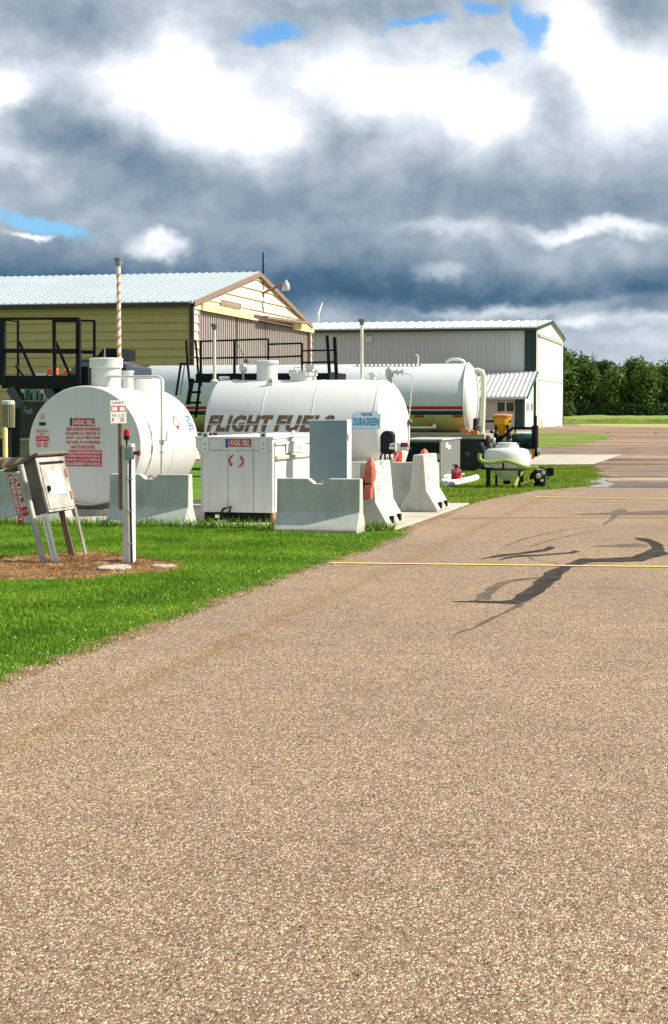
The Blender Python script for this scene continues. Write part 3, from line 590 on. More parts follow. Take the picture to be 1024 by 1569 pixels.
# ------------------------------------------------------------------ white and grey hangar with its lean-to
def grey_hangar():
    Y0, Y1 = 158., 183.; XH = W(822, 600, Y0).x; ez = W(822, 502, Y0).z; rY = (Y0 + Y1) / 2; rz = WX(847, 494.5, XH).z; XL = -75.
    t = thing('grey_hangar', (XH, rY, 0), 'large grey and white metal hangar with green trim before the trees', 'hangar')
    m = MB(); m.ext(XL, XH - .05, Y0, Y0 + .2, 0, ez); m.ext(XL, XH - .05, Y1 - .2, Y1, 0, ez)
    x = XL
    while x < XH - 2.3: m.box((x, Y0 - .04, ez / 2), (.07, .10, ez)); x += .42
    m.build('side_wall', HW, t)
    xg = W(804, 560, Y0).x; g_ = MB(); g_.ext(xg, XH - .05, Y0 - .10, Y0 - .003, 0, ez)
    for k in range(3): g_.box((xg + .25 + k * .42, Y0 - .13, ez / 2), (.05, .06, ez))
    g_.build('corner_panel', GREEN, t)
    f = MB(); f.add([(XH, Y0, 0), (XH, Y1, 0), (XH, Y1, ez), (XH, rY, rz), (XH, Y0, ez), (XH - .2, Y0, 0), (XH - .2, Y1, 0), (XH - .2, Y1, ez), (XH - .2, rY, rz), (XH - .2, Y0, ez)], [(0, 1, 2, 3, 4), (9, 8, 7, 6, 5), (0, 5, 6, 1), (0, 4, 9, 5)])
    f.build('front_wall', HWW, t)
    # bifold door: big white panel, with seams
    d = MB(); d.ext(XH + .01, XH + .10, Y0 + 1.6, Y1 - 1.2, .1, ez - .9); dd = d.build('bifold_door', HWW, t)
    zz = WX(840, 584, XH).z; MB().ext(XH + .101, XH + .14, Y0 + 1.5, Y1 - 1.1, zz - .06, zz + .06).build('door_seam', mat('seam', (.38, .38, .30), .7), dd)
    MB().ext(XH + .101, XH + .17, Y0 + .9, Y1 - .6, ez - .75, ez - .45).build('door_header', mat('seam', (.4, .4, .3)), t)
    r = MB(); ov = .5; sl_ = (rz - ez) / (rY - Y0)
    for s, ya in ((1, Y0), (-1, Y1)):
        ye = ya - s * ov; ze = ez - sl_ * ov
        r.add([(XL, ye, ze), (XH + .15, ye, ze), (XH + .15, rY, rz), (XL, rY, rz), (XL, ye, ze + .14), (XH + .15, ye, ze + .14), (XH + .15, rY, rz + .14), (XL, rY, rz + .14)], [(0, 1, 2, 3), (4, 5, 6, 7), (0, 1, 5, 4), (1, 2, 6, 5), (0, 4, 7, 3)])
        x = XL
        while x < XH: r.beam((x, ye, ze + .18), (x, rY, rz + .18), .09, .09); x += .9
    r.build('roof', mat('white_roof', (.72, .74, .72), .5, var=.04), t)
    e = MB(); e.box(((XL + XH) / 2, Y0 - ov + .05, ez - sl_ * ov - .12), (XH - XL, .12, .24))
    for s, ya in ((1, Y0), (-1, Y1)): e.beam((XH + .2, ya - s * .5, ez - sl_ * .5), (XH + .2, rY, rz), .08, .26)
    e.box((XH + .06, Y1 + .03, ez / 2), (.14, .1, ez - .3)); e.build('green_trim', GREEN, t)
    v = W(566, 520, Y0); MB().box((v.x, Y0 - .16, v.z), (.62, .12, .62)).build('wall_vent', mat('vent_grey', (.6, .62, .63), .5), t)
    c = W(824, 657, Y0 - 1); MB().tube([(XH + .12, Y0 - .35, 0), (XH + .12, Y0 - .35, W(823, 482, Y0).z)], .035, 6).build('corner_mast', GALV, t)
    # lean-to
    ax1 = W(803, 650, 150.5).x; ax0 = ax1 - 7.0; ya = 150.5; zl = W(803, 609, 150.5).z; zh = W(818, 571, Y0).z
    a = thing('lean_to_office', (ax1, ya, 0), 'low lean-to office with ribbed pale roof against the grey hangar', 'building')
    w = MB(); w.ext(ax0, ax1 - .05, ya, ya + .15, 0, zl); x = ax0
    while x < ax1 - 2.2: w.box((x, ya - .03, zl / 2), (.05, .07, zl)); x += .35
    w.build('front_wall', mat('office_wall', (.58, .55, .47), .6, var=.05), a)
    w = MB(); w.prism([(ax1, ya, 0), (ax1, Y0 - .12, 0), (ax1, Y0 - .12, zh - .2), (ax1, ya, zl)], (-.12, 0, 0)); w.build('side_wall', mat('office_side', (.66, .72, .66), .6), a)
    r = MB(); A = Vector((0, ya - .7, zl - .05)); B = Vector((0, Y0 - .15, zh))
    r.add([(ax0 - .3, A.y, A.z), (ax1 + .35, A.y, A.z), (ax1 + .35, B.y, B.z), (ax0 - .3, B.y, B.z), (ax0 - .3, A.y, A.z + .1), (ax1 + .35, A.y, A.z + .1), (ax1 + .35, B.y, B.z + .1), (ax0 - .3, B.y, B.z + .1)], [(0, 1, 2, 3), (4, 5, 6, 7), (0, 1, 5, 4), (1, 2, 6, 5), (0, 4, 7, 3)])
    x = ax0
    while x < ax1 + .3: r.beam((x, A.y - .02, A.z + .15), (x, B.y, B.z + .15), .08, .05); x += .42
    r.build('roof', mat('office_roof', (.56, .57, .56), .45, var=.05, vs=.4), a)
    g_ = MB(); g_.beam((ax1 + .38, A.y, A.z + .02), (ax1 + .38, B.y, B.z + .02), .08, .22); g_.box((ax1 + .04, ya - .02, zl / 2), (.1, .1, zl)); g_.build('green_trim', mat('bright_green', (.012, .11, .08), .5), a)
    MB().box(((ax0 + ax1) / 2, A.y - .04, A.z - .0), (ax1 - ax0 + .6, .10, .20)).build('gutter', mat('vent_grey', (.6, .6, .6)), a)
    wa, wb = W(761, 632, ya), W(789, 615, ya); fr = plate('window_frame', mat('pale_frame', (.6, .66, .62), .5), a, (wa.x, ya - .06, wa.z), X_, Z_, wb.x - wa.x, wb.z - wa.z, .05)
    wd_ = wb.x - wa.x; hh = wb.z - wa.z
    for k in range(2): plate('pane', GLASS, fr, (wa.x + .08 + k * wd_ / 2, ya - .115, wa.z + .08), X_, Z_, wd_ / 2 - .14, hh - .16, .01)
    da, db = W(789.5, 654, ya), W(801, 612, ya); plate('door_panel', GREEN, a, (da.x, ya - .06, .05), X_, Z_, db.x - da.x, db.z, .05)
    for px in (807, 813):
        c = WX(px, 630, ax1 + .02); d = WX(px + 3.2, 616, ax1 + .02); fr = plate('window_frame', mat('pale_frame', (.6, .66, .62)), a, c, Y_, Z_, d.y - c.y, WX(px, 616, ax1).z - c.z, .04)
        plate('pane', mat('side_glass', (.25, .3, .28), .15), fr, c + Vector((.042, .2, .1)), Y_, Z_, d.y - c.y - .4, WX(px, 616, ax1).z - c.z - .2, .01)
    c = W(728, 640, ya - .3); s = plate('office_sign', SIGNW, None, (c.x - .1, ya - .2, c.z), X_, Z_, .55, 1.5, .04); tag(s, 'white notice with purple letters on the lean-to wall', 'sign')
    text('IT', mat('purple_ink', (.10, .05, .3), .5), s, (c.x + .0, ya - .245, c.z + .85), X_, Z_, .35, .42); text('FUEL', mat('purple_ink', (.10, .05, .3), .5), s, (c.x - .05, ya - .245, c.z + .45), X_, Z_, .45, .2)
grey_hangar()
for k, px in enumerate((826.5, 830.5)):
    c = G(px, 656.5); b = MB().tube([(c.x, c.y, 0), (c.x, c.y, .85)], .09, 10).build('bollard', mat('pale_yellow', (.75, .62, .25), .5), None, True)
    tag(b, 'pale yellow bollard at the white hangar corner, ' + ('nearer the lean-to' if k == 0 else 'farther from the lean-to'), 'bollard', 'bollards at the hangar corner')

# ------------------------------------------------------------------ concrete barriers
def barrier(cx, cy, z0, along, L_, h, hb, wb, wm, wt, label, notch=True, feet=False, ring=True):
    """Jersey barrier; wb, wm, wt = half widths at foot, break, top; hb = height of the break"""
    t = thing('concrete_barrier', (cx, cy, z0), label, 'concrete barrier', 'concrete barriers round the fuel tanks')
    prof = [(-wb, 0), (wb, 0), (wb, .05), (wm, hb), (wt, h), (-wt, h), (-wm, hb), (-wb, .05)]
    def topz(a): # notch in the top edge
        a = abs(a)
        if not notch: return 0
        return -.07 if a < .06 else (-.07 * (.15 - a) / .09 if a < .15 else 0)
    st = sorted(set([-L_ / 2, -.15, -.06, .06, .15, L_ / 2])); vs = []; fs = []
    for a in st:
        for (u, v) in prof:
            if v == h: v = h + topz(a)
            p = (a, u, v) if along == 'x' else (u, a, v); vs.append((cx + p[0], cy + p[1], z0 + p[2]))
    n = len(prof)
    for i in range(len(st) - 1): fs += [(i * n + j, i * n + (j + 1) % n, (i + 1) * n + (j + 1) % n, (i + 1) * n + j) for j in range(n)]
    fs += [tuple(range(n)), tuple((len(st) - 1) * n + j for j in range(n))[::-1]]
    MB().add(vs, fs).build('body', 'concrete', t, bevel=.012)
    if ring and notch:
        pts = [Vector((math.cos(q) * .045, 0, math.sin(q) * .05)) for q in [math.pi * k / 8 for k in range(9)]]
        base = Vector((cx, cy, z0 + h - .075)); MB().tube([base + (p if along == 'x' else Vector((p.y, p.x, p.z))) for p in pts], .011, 6).build('lifting_loop', mat('rusty_steel', (.32, .17, .11), .7, var=.2), t, True)
    if feet:
        for s in (-.28, .28):
            p = (cx + wb - .01, cy + s, z0 + .10) if along == 'y' else (cx + s, cy - wb + .01, z0 + .1)
            MB().box(p, (.05, .11, .10) if along == 'y' else (.11, .05, .10)).build('anchor_pocket', BLACK, t); MB().lathe((p[0] + .02, p[1], p[2] - .03), Z_, [(0, .02), (.07, .02)], 6).build('anchor_bolt', mat('rusty_steel', (.3, .2, .1)), t)
    return t
B1y = 23.0; a, b = W(417, 815, 22.68), W(548, 815, 22.68)
barrier((a.x + b.x) / 2, B1y, 0, 'x', 1.19, .755, .29, .30, .12, .085, 'short concrete barrier on the grass in front of the blue grey panel')
barrier(-8.30, 23.62, 0, 'x', 1.22, .77, .29, .30, .12, .085, 'short concrete barrier behind the white wooden post')
c = G(98, 803); barrier(c.x - .62, 23.9, 0, 'x', 1.25, .80, .29, .30, .12, .085, 'short concrete barrier partly hidden by the leaning cabinet')
c = G(594, 809, SZ); d = G(670, 785, SZ)
barrier(c.x - .31, c.y + .66, SZ, 'y', 1.30, .93, .36, .31, .135, .085, 'tall end-on concrete barrier with orange cover at its side', feet=True)
barrier(d.x - .32, d.y + .66, SZ, 'y', 1.30, .94, .36, .32, .135, .085, 'rightmost tall concrete barrier with orange tip behind it', feet=True)
BX2, BY2, BX3, BY3 = c.x - .31, c.y + .66, d.x - .32, d.y + .66
a = W(590, 783, 28.9); barrier(a.x, 28.85, SZ, 'x', 1.9, .78, .27, .30, .12, .085, 'concrete barrier lying across between the two end-on barriers', notch=False)
# stickers on the lit sides of the two tall barriers
def on_side(bx, by, y, z, w, h, m, nm='sticker', parent=None):
    ds = Vector((-.05, 0, .57)).normalized(); n = Y_.cross(ds); xo = bx + .135 - .05 * (z - .36) / .57
    return plate(nm, m, parent, (xo + .004, by + y, SZ + z), Y_, ds, w, h, .002), (Vector((xo + .008, by + y, SZ + z)), Y_, ds)
for (bx, by, lab) in ((BX2, BY2, 'on the tall barrier by the orange cover'), (BX3, BY3, 'on the rightmost tall barrier')):
    for y, z, w, h, m, tx, tm, nm in ((-.50, .72, .26, .13, SIGNW, 'NO', mat('faded_red', (.6, .3, .36), .6), 'white sticker with red letters'), (-.46, .42, .22, .24, SIGNW, 'FIRE', mat('faded_red', (.6, .3, .36), .6), 'white fire notice'), (.12, .52, .30, .34, SIGNW, 'AV\nGAS', mat('faded_blue', (.3, .38, .6), .6), 'white and blue fuel sticker')):
        s, (o, xd, yd) = on_side(bx, by, y, z, w, h, m, 'sticker'); tag(s, nm + ' ' + lab, 'sticker', 'stickers on the barriers')
        text(tx, tm, s, o + xd * w * .12 + yd * h * .2, xd, yd, w * .76, h * .6, bold=.01)

# ------------------------------------------------------------------ near fuel tank (end facing the road)
def head(R0, bulge, n=7):        # dished end: (outward distance, radius) from rim to centre
    return [(bulge * math.sin(R(90) * k / n), R0 * math.cos(R(90) * k / n)) for k in range(n + 1)]
def near_tank():
    Y0, Y1 = 25.25, 28.15; a, b = W(47, 683, Y0), W(214, 683, Y0); xc = (a.x + b.x) / 2; zc = W(131, 683, Y0).z; r = (W(131, 591.5, Y0).z - W(131, 775, Y0).z) / 2
    t = thing('fuel_tank', (xc, Y0, SZ), 'white fuel tank seen end-on with red fuel warning on its grey end', 'fuel tank')
    hd = head(r, .16); prof = [(-.0, r * .02), (-.0, r * .985), (.015, r)] + [(.04, r), (Y1 - Y0, r)] + [(Y1 - Y0 + d, q) for d, q in hd[1:-1]] + [(Y1 - Y0 + .16, .01)]
    MB().lathe((xc, Y0, zc), Y_, prof, 72).build('shell', WHITE, t, True)
    # weld seam
    for yy in (.10, 1.6): MB().lathe((xc, Y0 + yy, zc), Y_, [(0, r * .99), (0.005, r + .006), (.02, r + .006), (.025, r * .99)], 72).build('weld_seam', WHITE, t, True)
    for yy in (Y0 + .35, Y1 - .3):
        m = MB(); P = [(xc - r * .85, yy, SZ), (xc + r * .85, yy, SZ), (xc + r * .85, yy, SZ + .18)]
        P += [(xc + r * 1.0 * math.sin(q) * 1.0, yy, zc - r * math.cos(q) - .005) for q in [R(50) - R(100) * k / 12 for k in range(13)]] + [(xc - r * .85, yy, SZ + .18)]
        m.prism(P, (0, .16, 0)).build('saddle', mat('grey_steel', (.36, .35, .31), .6, var=.1), t)
    MB().ext(xc - .9, xc + 1.1, Y0 + .05, Y0 + .2, SZ, SZ + .10).build('skid_beam', mat('grey_steel', (.3, .3, .3)), t)
    MB().tube([(xc - .5, Y0 - .05, .30), (xc + .2, Y0 - .07, .22), (xc + .75, Y0 - .05, .33), (xc + 1.0, Y0 - .03, .5)], .012, 6).build('ground_cable', mat('grey_steel', (.3, .3, .3)), t)
    # dome hatch and small box on top
    hy = Y0 + .75; A, B = W(139, 575, hy), W(187, 575, hy); hx = (A.x + B.x) / 2; hr = (B.x - A.x) / 2; hz = W(163, 550, hy).z
    MB().lathe((hx, hy, zc + r - .06), Z_, [(0, hr * .88), (hz - zc - r + .06 - .15, hr * .88), (hz - zc - r - .08, hr), (hz - zc - r + .03, hr), (hz - zc - r + .06, hr * 1.03), (hz - zc - r + .075, hr * .97)], 40).build('hatch', WHITE, t, True)
    ty = hy + 1.15; c0, c1 = W(188, 581, ty), W(250, 581, ty); rr_ = (c1.x - c0.x) / 2; tx_ = (c0.x + c1.x) / 2
    MB().lathe((tx_, ty, zc + r * .5), Z_, [(0, rr_), (c0.z - zc - r * .5 - .02, rr_), (c0.z - zc - r * .5, rr_ * .97)], 40).build('spill_turret', WHITE, t, True)
    c = W(196, 568, hy + .6); MB().lathe((c.x, hy + .6, zc + r - .1), Z_, [(0, .09), (c.z - zc - r + .06, .09), (c.z - zc - r + .065, .105), (c.z - zc - r + .1, .105)], 20).build('fill_cap', WHITE, t, True)
    # product pipe over the top and down the side
    py = Y0 + .55; P = [W(143, 577, py), W(200, 577, py), W(243, 577, py), W(247.5, 580, py), W(248, 588, py), W(248, 728, py)]
    for p in P: pass
    MB().tube(P, .022, 10).build('product_pipe', mat('pipe_grey', (.55, .56, .54), .45, .2, var=.1), t, True)
    v = W(248, 677, py); m = MB(); m.lathe(v - Z_ * .05, Z_, [(0, .02), (.02, .045), (.08, .045), (.1, .02)], 12); m.beam(v, v + Vector((.09, -.02, .03)), .015); m.beam(v + Vector((.09, -.02, .02)), v + Vector((.10, -.02, .18)), .012, .02)
    m.build('shutoff_valve', mat('pipe_grey', (.5, .5, .5)), t)
    MB().box(W(248, 692, py), (.07, .06, .02)).build('pipe_clamp', GALV, t)
    # lettering and plates on the end
    def at(px, py): return W(px, py, Y0 - .004)
    def tx(s, m, x0, y0, x1, y1, **k):
        o = at(x0, y1); e = at(x1, y0); return text(s, m, t, o, X_, Z_, e.x - o.x, e.z - o.z, **k)
    def pl(nm, m, x0, y0, x1, y1, lift=0.): o = at(x0, y1); e = at(x1, y0); return plate(nm, m, t, o, X_, Z_, e.x - o.x, e.z - o.z, .003, lift)
    pl('blue_tab', NAVY, 107.5, 640.5, 110.5, 652.5); pl('fuel_name_plate', RED, 112.3, 641, 145, 652.7)
    tx('AVGAS 100LL', SIGNW, 113.5, 643, 144, 651, bold=.02, lift=.006)
    for i, (s, x0, x1) in enumerate((('KEEP SOURCES OF IGNITION', 102, 153.5), ('INCLUDING ALL VEHICLES, AT', 101, 154.5), ('LEAST 1.5m (5 FEET) FROM', 102, 153), ('THE TANK, ITS ACCESSORIES,', 101, 154.5), ('AND ITS ENCLOSURE', 109, 145.5))):
        tx(s, RED, x0, 655 + i * 6.85, x1, 660 + i * 6.85, bold=.03)
    pl('warning_panel', RED, 100.5, 690, 156, 714.3)
    for i, s in enumerate(("TENEZ LES SOURCES D'INFLAMMATION", 'Y COMPRIS TOUS LES VEHICULES, AU', 'MOINS DE 1,5 m (5 pi) DU RESERVOIR,', 'SES ACCESSOIRES ET SON ENCLOS.')):
        tx(s, SIGNW, 102, 691.2 + i * 5.8, 154.5, 695.3 + i * 5.8, bold=.02, lift=.006)
    tx('THIS\nTANK\nMUST', RED, 61, 634, 69.5, 643.5); pl('black_plate', INK, 60.3, 646.8, 70.3, 652)
    pl('rating_sticker', mat('pink_white', (.72, .6, .6), .5), 55.3, 658, 75, 686)
    tx('UNDERGROUND\nNFPA 30', RED, 56, 659, 74.5, 667, lift=.006); pl('red_bar', RED, 55.5, 668.5, 74.8, 676, .004); tx('FLAMMABLE', SIGNW, 57, 670.2, 73.5, 674, lift=.009)
    for px in (60, 70):
        c = at(px, 681.5); m = MB(); P = [c + Vector((math.cos(q) * .032, -.006, math.sin(q) * .036)) for q in [2 * math.pi * k / 16 for k in range(17)]]
        m.tube(P, .006, 5, False); m.beam(c + Vector((-.024, -.006, .026)), c + Vector((.024, -.006, -.026)), .008); m.build('ban_symbol', RED, t)
    # marks on the sunlit flank
    def flank(y, ang): return Vector((xc + (r + .004) * math.cos(R(ang)), y, zc + (r + .004) * math.sin(R(ang))))
    def fl_text(s, m, y0, y1, a0, a1, rot=False):
        cu = text(s, m, t, (0, 0, 0), X_, Z_, 1, 1, bold=.02)
        for v in cu.data.vertices:
            u, w = (v.co.x, v.co.z) if not rot else (v.co.z, 1 - v.co.x)
            v.co = flank(y0 + (y1 - y0) * u, a0 + (a1 - a0) * w)
        cu.data.update(); return cu
    fl_text('STEEL\nTANK', GINK, Y0 + .16, Y0 + .62, 9, 22)
    fl_text('FUEL', BLUE, Y0 + 2.52, Y0 + 2.76, 12, 29, True)
    m = MB(); c = [flank(Y0 + 1.75, 22), flank(Y0 + 1.93, 30), flank(Y0 + 2.11, 22), flank(Y0 + 1.93, 14)]; c2 = [flank(Y0 + 1.79, 22), flank(Y0 + 1.93, 28), flank(Y0 + 2.07, 22), flank(Y0 + 1.93, 16)]
    for i in range(4): m.add([c[i], c[(i + 1) % 4], c2[(i + 1) % 4], c2[i]], [(0, 1, 2, 3)])
    m.add([flank(Y0 + 1.85, 18.5), flank(Y0 + 2.01, 18.5), flank(Y0 + 1.93, 15.5)], [(0, 1, 2)]); m.build('hazard_diamond', RED, t)
    # striped vent pipe
    vy = hy + 1.1; c = W(183, 560, vy); top = W(183, 397, vy).z; v = thing('vent_pipe', (c.x, vy, zc + r), 'tall vent pipe striped white and orange above the near tank', 'vent pipe')
    MB().tube([(c.x, vy, zc + r - .05), (c.x, vy, top - .02)], .034, 12).build('pipe', SIGNW, v, True)
    MB().lathe((c.x, vy, top - .12), Z_, [(0, .036), (.01, .05), (.07, .06), (.11, .065), (.112, .075), (.14, .075), (.15, .03)], 16).build('vent_cap', mat('rain_cap', (.2, .22, .22), .5), v, True)
    m = MB(); P = []; z = zc + r + .1; q = 0.
    while z < top - .25: P.append((c.x + .0365 * math.cos(q), vy + .0365 * math.sin(q), z)); q += 2 * math.pi / 14; z += .148 / 14
    n_ = len(P); m.add(P + [(p[0], p[1], p[2] + .05) for p in P], [(k, k + 1, n_ + k + 1, n_ + k) for k in range(n_ - 1)])
    m.build('orange_stripe', mat('orange_paint', (.75, .22, .03), .5), v)
near_tank()

# ------------------------------------------------------------------ long fuel containment box beside the near tank
def fuel_box():
    Y0, Y1 = 24.35, 29.0; a, b = W(300, 700, Y0), W(417.5, 700, Y0); zt, zb = W(350, 672, Y0).z, W(350, 785, Y0).z
    t = thing('dispensing_box', ((a.x + b.x) / 2, Y0, SZ), 'long pale grey steel box with fuel sign between two barriers', 'fuel box')
    k = .13; zm = W(350, 690, Y0).z
    MB().prism([(a.x + .08, Y0, zb), (b.x, Y0, zb), (b.x, Y0, zt), (a.x, Y0, zt), (a.x, Y0, zm + .05), (a.x + .08, Y0, zm - .06)], (0, Y1 - Y0, 0)).build('body', GREYP, t, bevel=.006)
    MB().ext(a.x - .01, b.x + .02, Y0 - .015, Y1, zt, zt + .03).build('rim', SIGNW, t)
    m = MB(); 
    for px in (310, 349.5, 388.5): p = W(px, 735, Y0); m.box((p.x, Y0 - .001, (zb + zm) / 2), (.006, .006, zm - zb - .02))
    m.box(((a.x + b.x) / 2, Y0 - .001, zm), (b.x - a.x - .02, .006, .006)); m.build('panel_seam', mat('seam_grey', (.25, .25, .25), .7), t)
    m = MB()
    for px in (315, 404):
        p = W(px, 676, Y0); br = MB().ext(p.x - .05, p.x + .05, Y0 - .02, Y0 - .004, W(px, 692.5, Y0).z, W(px, 663, Y0).z).build('lifting_bracket', SIGNW, t)
        q = W(px, 667, Y0); MB().lathe((q.x, Y0 - .026, q.z), -Y_, [(-.003, .025), (.004, .025)], 14).build('bracket_hole', SMOKE, br)
        for yy in (680, 688): q = W(px, yy, Y0); MB().lathe((q.x, Y0 - .02, q.z), -Y_, [(-.003, .011), (.01, .011)], 8).build('bolt', SMOKE, br)
    for yy in (Y0 + 1.2, Y1 - .9):
        MB().ext(b.x - .02, b.x + .01, yy, yy + .10, zt, zt + .11).build('lifting_bracket', SIGNW, t)
    # skids and the gap under the box
    m = MB(); m.ext(a.x + .12, b.x - .05, Y0 + .05, Y0 + .17, SZ, zb + .005); m.build('skid_beam', BLACK, t); MB().ext(b.x - .12, b.x - .01, Y0 + .06, Y0 + .3, SZ, zb).build('skid_foot', mat('rusty_steel', (.3, .2, .1)), t)
    # side: ledge, lower panel, notice
    zl0, zl1 = WX(440, 676, b.x).z, WX(440, 680, b.x).z
    MB().ext(b.x, b.x + .035, Y0 + .1, Y1, zl1, zl0).build('side_ledge', SIGNW, t); zr = WX(440, 700, b.x).z; MB().ext(b.x, b.x + .05, Y0 + .12, Y1, zr - .02, zr + .03).build('side_rail', mat('rail_cream', (.6, .56, .42), .6), t)
    MB().ext(b.x, b.x + .012, Y0 + .25, Y1, zb + .03, zr - .06).build('side_panel', SIGNW, t)
    MB().tube([(b.x + .03, Y0 + .02, zb + .05), (b.x + .03, Y0 + .02, zt - .08), (b.x + .03, Y0 + .1, zt - .05), (b.x + .03, Y0 + .6, zt - .05)], .008, 6).build('conduit', GALV, t)
    y0 = WX(437, 690, b.x).y; p = plate('notice', SIGNW, t, (b.x + .02, y0, WX(440, 694, b.x).z), Y_, Z_, 1.15, .17, .004); text('UN', mat('faded_red', (.6, .3, .36), .6), p, (b.x + .03, y0 + .55, WX(440, 692, b.x).z + .01), Y_, Z_, .34, .08)
    # front signs
    def pl(nm, m_, x0, y0_, x1, y1_, lift=0): o = W(x0, y1_, Y0 - .001); e = W(x1, y0_, Y0 - .001); return plate(nm, m_, t, o, X_, Z_, e.x - o.x, e.z - o.z, .003, lift)
    pl('blue_tab', BLUE, 345.7, 671.3, 350, 686); s = pl('fuel_name_plate', RED, 351.3, 671.5, 385, 684.5)
    o = W(353, 683, Y0 - .008); e = W(383.5, 673.5, Y0); text('AVGAS 100LL', SIGNW, s, o, X_, Z_, e.x - o.x, e.z - o.z, bold=.02)
    c = W(362, 706.5, Y0 - .01); m = MB()
    for q0 in (115, -65):
        P = [c + Vector((math.cos(R(q0 + k * 12.5)) * .105, 0, math.sin(R(q0 + k * 12.5)) * .095)) for k in range(10)]
        m.tube(P, .011, 6); d = (P[-1] - P[-2]).normalized(); m.beam(P[-1], P[-1] + Vector((-d.z, 0, d.x)) * .035 - d * .03, .014, .01)
    m.build('arrow_emblem', RED, t)
    # hose tray in front
    tr = thing('hose_tray', (a.x + .45, Y0 - .12, SZ), 'white tray with black hose bracket under the grey fuel box', 'tray')
    p0, p1 = G(332, 800, SZ), G(358, 798, SZ); MB().prism([(p0.x, Y0 - .15, SZ + .003), (p1.x, Y0 - .13, SZ + .003), (p1.x, Y0 + .04, SZ + .003), (p0.x, Y0 + .03, SZ + .003)], (0, 0, .025)).build('tray', SIGNW, tr)
    q = [W(336, 795, Y0 - .08), W(342, 780, Y0 - .08), W(354, 776, Y0 - .08), W(350, 792, Y0 - .08)]; MB().tube(q, .018, 7).build('hose', BLACK, tr, True)
    MB().box(W(334, 791, Y0 - .09), (.07, .05, .05)).build('coupling', CHROME, tr)
fuel_box()

# blue grey panel cabinet
def panel_cabinet():
    Y0 = 25.3; a, b = W(474, 700, Y0), W(531, 700, Y0); zt = W(500, 645, Y0).z
    t = thing('panel_cabinet', ((a.x + b.x) / 2, Y0, SZ), 'tall blank blue grey cabinet behind the middle barrier', 'cabinet')
    MB().ext(a.x, b.x, Y0, Y0 + .30, SZ, zt).build('body', BLUEG, t, bevel=.008)
    MB().ext(a.x - .006, b.x + .006, Y0 - .006, Y0 + .31, zt + .001, zt + .02).build('top_rim', mat('pale_edge', (.62, .66, .66), .5), t)
    MB().ext(b.x + .001, b.x + .012, Y0 + .004, Y0 + .30, SZ, zt).build('side_panel', mat('pale_edge', (.6, .6, .6)), t)
    m = MB()
    for z in (zt - .25, zt - 1.1): m.box((b.x + .02, Y0 + .03, z), (.015, .03, .10))
    m.build('hinge', GALV, t)
panel_cabinet()

